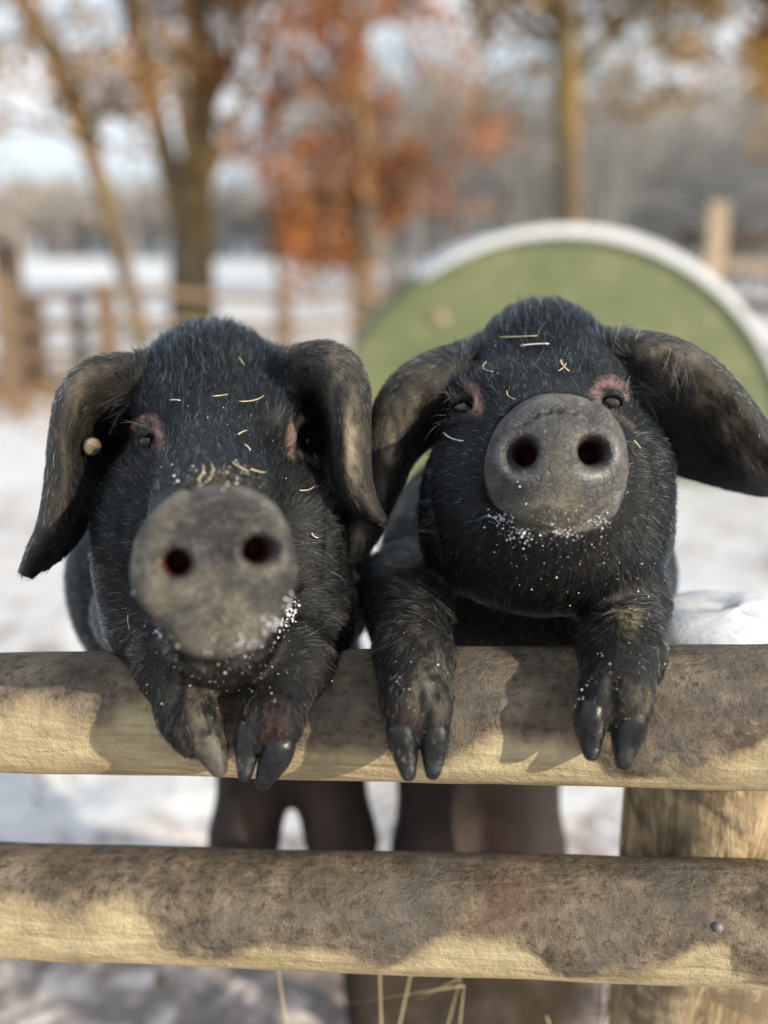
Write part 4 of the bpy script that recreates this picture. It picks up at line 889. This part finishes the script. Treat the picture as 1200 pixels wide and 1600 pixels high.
def tree(name, label, stems_, Y, bark, leafm, nleaf, lsize, kids=4, nb=7, blen=1.6, lev=2, keep=None, tree_top=3.0, bn=None, group=None, spread=.7):
    s0 = stems_[0]; base = PY(s0[0][0], s0[0][1], Y); base[2] = 0
    root = empty(name, base, label, 'tree', group); tr, cw, tips = MB(), MB(), []
    for st in stems_:
        pts = np.array([PY(x, y, Y+(q[0] if q else 0)) for x, y, wd, *q in st]); rad = [wd/F*Y/2 for _, _, wd, *q in st]
        d = pts[-1]-pts[-2]; d /= np.linalg.norm(d); k = 5
        pts = np.concatenate([pts, [pts[-1]+d*tree_top*(i+1)/k+rng.normal(0, .12, 3) for i in range(k)]]); rad = rad+list(np.linspace(rad[-1]*.9, .015, k))
        if st is s0: pts = np.concatenate([[[pts[0][0], pts[0][1], -.1]], pts]); rad = [rad[0]*1.15]+rad
        tt = np.linspace(0, len(pts)-1, len(pts)*4); P2 = np.stack([np.interp(tt, range(len(pts)), pts[:, i]) for i in range(3)], -1); R2 = np.interp(tt, range(len(pts)), rad)
        ok = np.r_[True, np.linalg.norm(np.diff(P2, axis=0), axis=1) > 1e-4]; P2, R2 = P2[ok], R2[ok]
        P2[1:-1] += rng.normal(0, .012, P2[1:-1].shape); tr.tube(P2, R2, 10, False)
        for _ in range(nb if bn is None else bn[0]):
            i = random.randint(int(len(P2)*(.30 if bn is None else bn[1])), len(P2)-1); e = np.array([random.gauss(0, 1), random.gauss(0, .8), random.uniform(-.1, .9)]); e /= np.linalg.norm(e)
            grow(cw, P2[i], e, blen*random.uniform(.6, 1.2), max(.012, R2[i]*.4), lev, tips, spread, .15, kids)
    put(tr.build('trunk', bark, None), root)
    put(cw.build('crown', bark, None), root)
    tips = np.array(tips)
    if keep is not None and len(tips):
        q = px_of(tips); tips = tips[keep(q)]
    if nleaf and len(tips):
        c = tips[rng.integers(0, len(tips), nleaf)]+rng.normal(0, .13, (nleaf, 3)); leaves_mesh('foliage', c, lsize, leafm, root)
    return root
tree('broadleaf_tree', 'big mossy tree with three stems parting low down, left of centre behind the fence',
     [[(300, 520, 74), (300, 400, 66), (300, 310, 58), (312, 220, 46), (314, 120, 42), (308, 0, 36)], [(290, 340, 46), (258, 240, 34), (232, 140, 26), (205, 40, 20), (200, 0, 18)], [(300, 330, 30, 1), (360, 200, 18, 1.5), (420, 60, 13, 2)]],
     15, M_bark, M_leaf_b, 7500, .075, nb=20, blen=2.3, lev=3, kids=3)
tree('broadleaf_tree', 'thin leaning tree bending to the left in front of the big mossy one',
     [[(222, 540, 26), (200, 440, 26), (172, 350, 25), (145, 240, 28), (120, 170, 34), (80, 80, 34), (35, 0, 28)]], 12.5, M_bark2, M_leaf_b, 2600, .07, nb=16, blen=1.5, lev=3, kids=3, tree_top=2)
tree('oak_tree', 'slim young tree with copper orange leaves in the middle of the background',
     [[(574, 520, 22), (572, 400, 21), (568, 250, 18), (562, 120, 16), (566, 0, 12)]], 13, M_bark2, M_leaf_o, 10000, .07, nb=46, blen=1.2, lev=2, kids=4, bn=(46, .16), tree_top=2.5)
tree('oak_tree', 'slighter copper-leaved tree just left of the slim orange one',
     [[(438, 510, 13), (436, 400, 12), (428, 250, 11), (420, 100, 9), (410, 0, 7)]], 14.5, M_bark2, M_leaf_o, 3600, .07, nb=20, blen=1.1, lev=2, kids=4, bn=(20, .3), tree_top=2)
tree('broadleaf_tree', 'mossy yellow trunk rising behind the green shelter, ochre leaves above',
     [[(890, 440, 40), (890, 340, 38), (888, 230, 36), (885, 120, 40), (878, 0, 34)], [(888, 130, 20, .3), (950, 60, 16, .6), (1000, 0, 13, 1)]], 17, M_bark, M_leaf_y, 20000, .10, nb=24, blen=3.0, lev=3, kids=3, bn=(24, .42), tree_top=4, spread=.9)
tree('broadleaf_tree', 'ochre-leaved tree at the right picture edge beyond the shelter',
     [[(1290, 440, 30), (1285, 250, 26), (1270, 100, 24), (1255, 0, 20)]], 18, M_bark2, M_leaf_y, 17000, .10, nb=24, blen=3.2, lev=3, kids=3, bn=(24, .25), tree_top=4, spread=.9)
tree('broadleaf_tree', 'tree standing outside the left picture edge, bare twigs reaching in',
     [[(-90, 520, 40), (-80, 300, 36), (-60, 100, 30), (-40, 0, 24)]], 14, M_bark2, M_leaf_b, 5000, .08, nb=16, blen=2.6, lev=3, kids=3, bn=(16, .4), tree_top=3)

def wood_mass(name, label, xr, Yr, n, hr, m, wd, lean=.06, nb=9, thick=.012, seed=3):
    R = random.Random(seed); mb = MB()
    for _ in range(n):
        x = R.uniform(*xr); Y = R.uniform(*Yr); X = (x-600)/F*Y; h = R.uniform(*hr); z0 = 1.0*min(max((Y-24)/50, 0), 1)**1.3-.2; r = R.uniform(.5, 1.2)*wd
        tip = np.array([X+R.gauss(0, lean)*h, Y, z0+h]); b = np.array([X, Y, z0]); mb.tube([b, (b+tip)/2+np.array([R.gauss(0, .1), 0, 0]), tip], [r, r*.7, r*.15], 4, False)
        for _ in range(nb):
            t = R.uniform(.25, .95); q = b+(tip-b)*t; l = h*.32*(1.15-t)*R.uniform(.5, 1.4); e = np.array([R.gauss(0, 1), R.gauss(0, .6), R.uniform(.1, 1.2)]); e /= np.linalg.norm(e)
            q2 = q+e*l; mb.tube([q, q2], [r*.4*(1-t*.5), thick], 3, False)
            for _ in range(6):
                e2 = e+np.array([R.gauss(0, .6), R.gauss(0, .4), R.gauss(.2, .5)]); s = q+e*l*R.uniform(.3, 1); mb.tube([s, s+e2*l*.5], [thick*.9, thick*.4], 3, False)
    tag(mb.build(name, m, None, False), label, 'woodland', kind='stuff')
wood_mass('woodland', 'grey leafless wood rising behind the green shelter at the right', (600, 1420), (27, 44), 170, (3.8, 7), M_twig, .10, nb=12, thick=.022)
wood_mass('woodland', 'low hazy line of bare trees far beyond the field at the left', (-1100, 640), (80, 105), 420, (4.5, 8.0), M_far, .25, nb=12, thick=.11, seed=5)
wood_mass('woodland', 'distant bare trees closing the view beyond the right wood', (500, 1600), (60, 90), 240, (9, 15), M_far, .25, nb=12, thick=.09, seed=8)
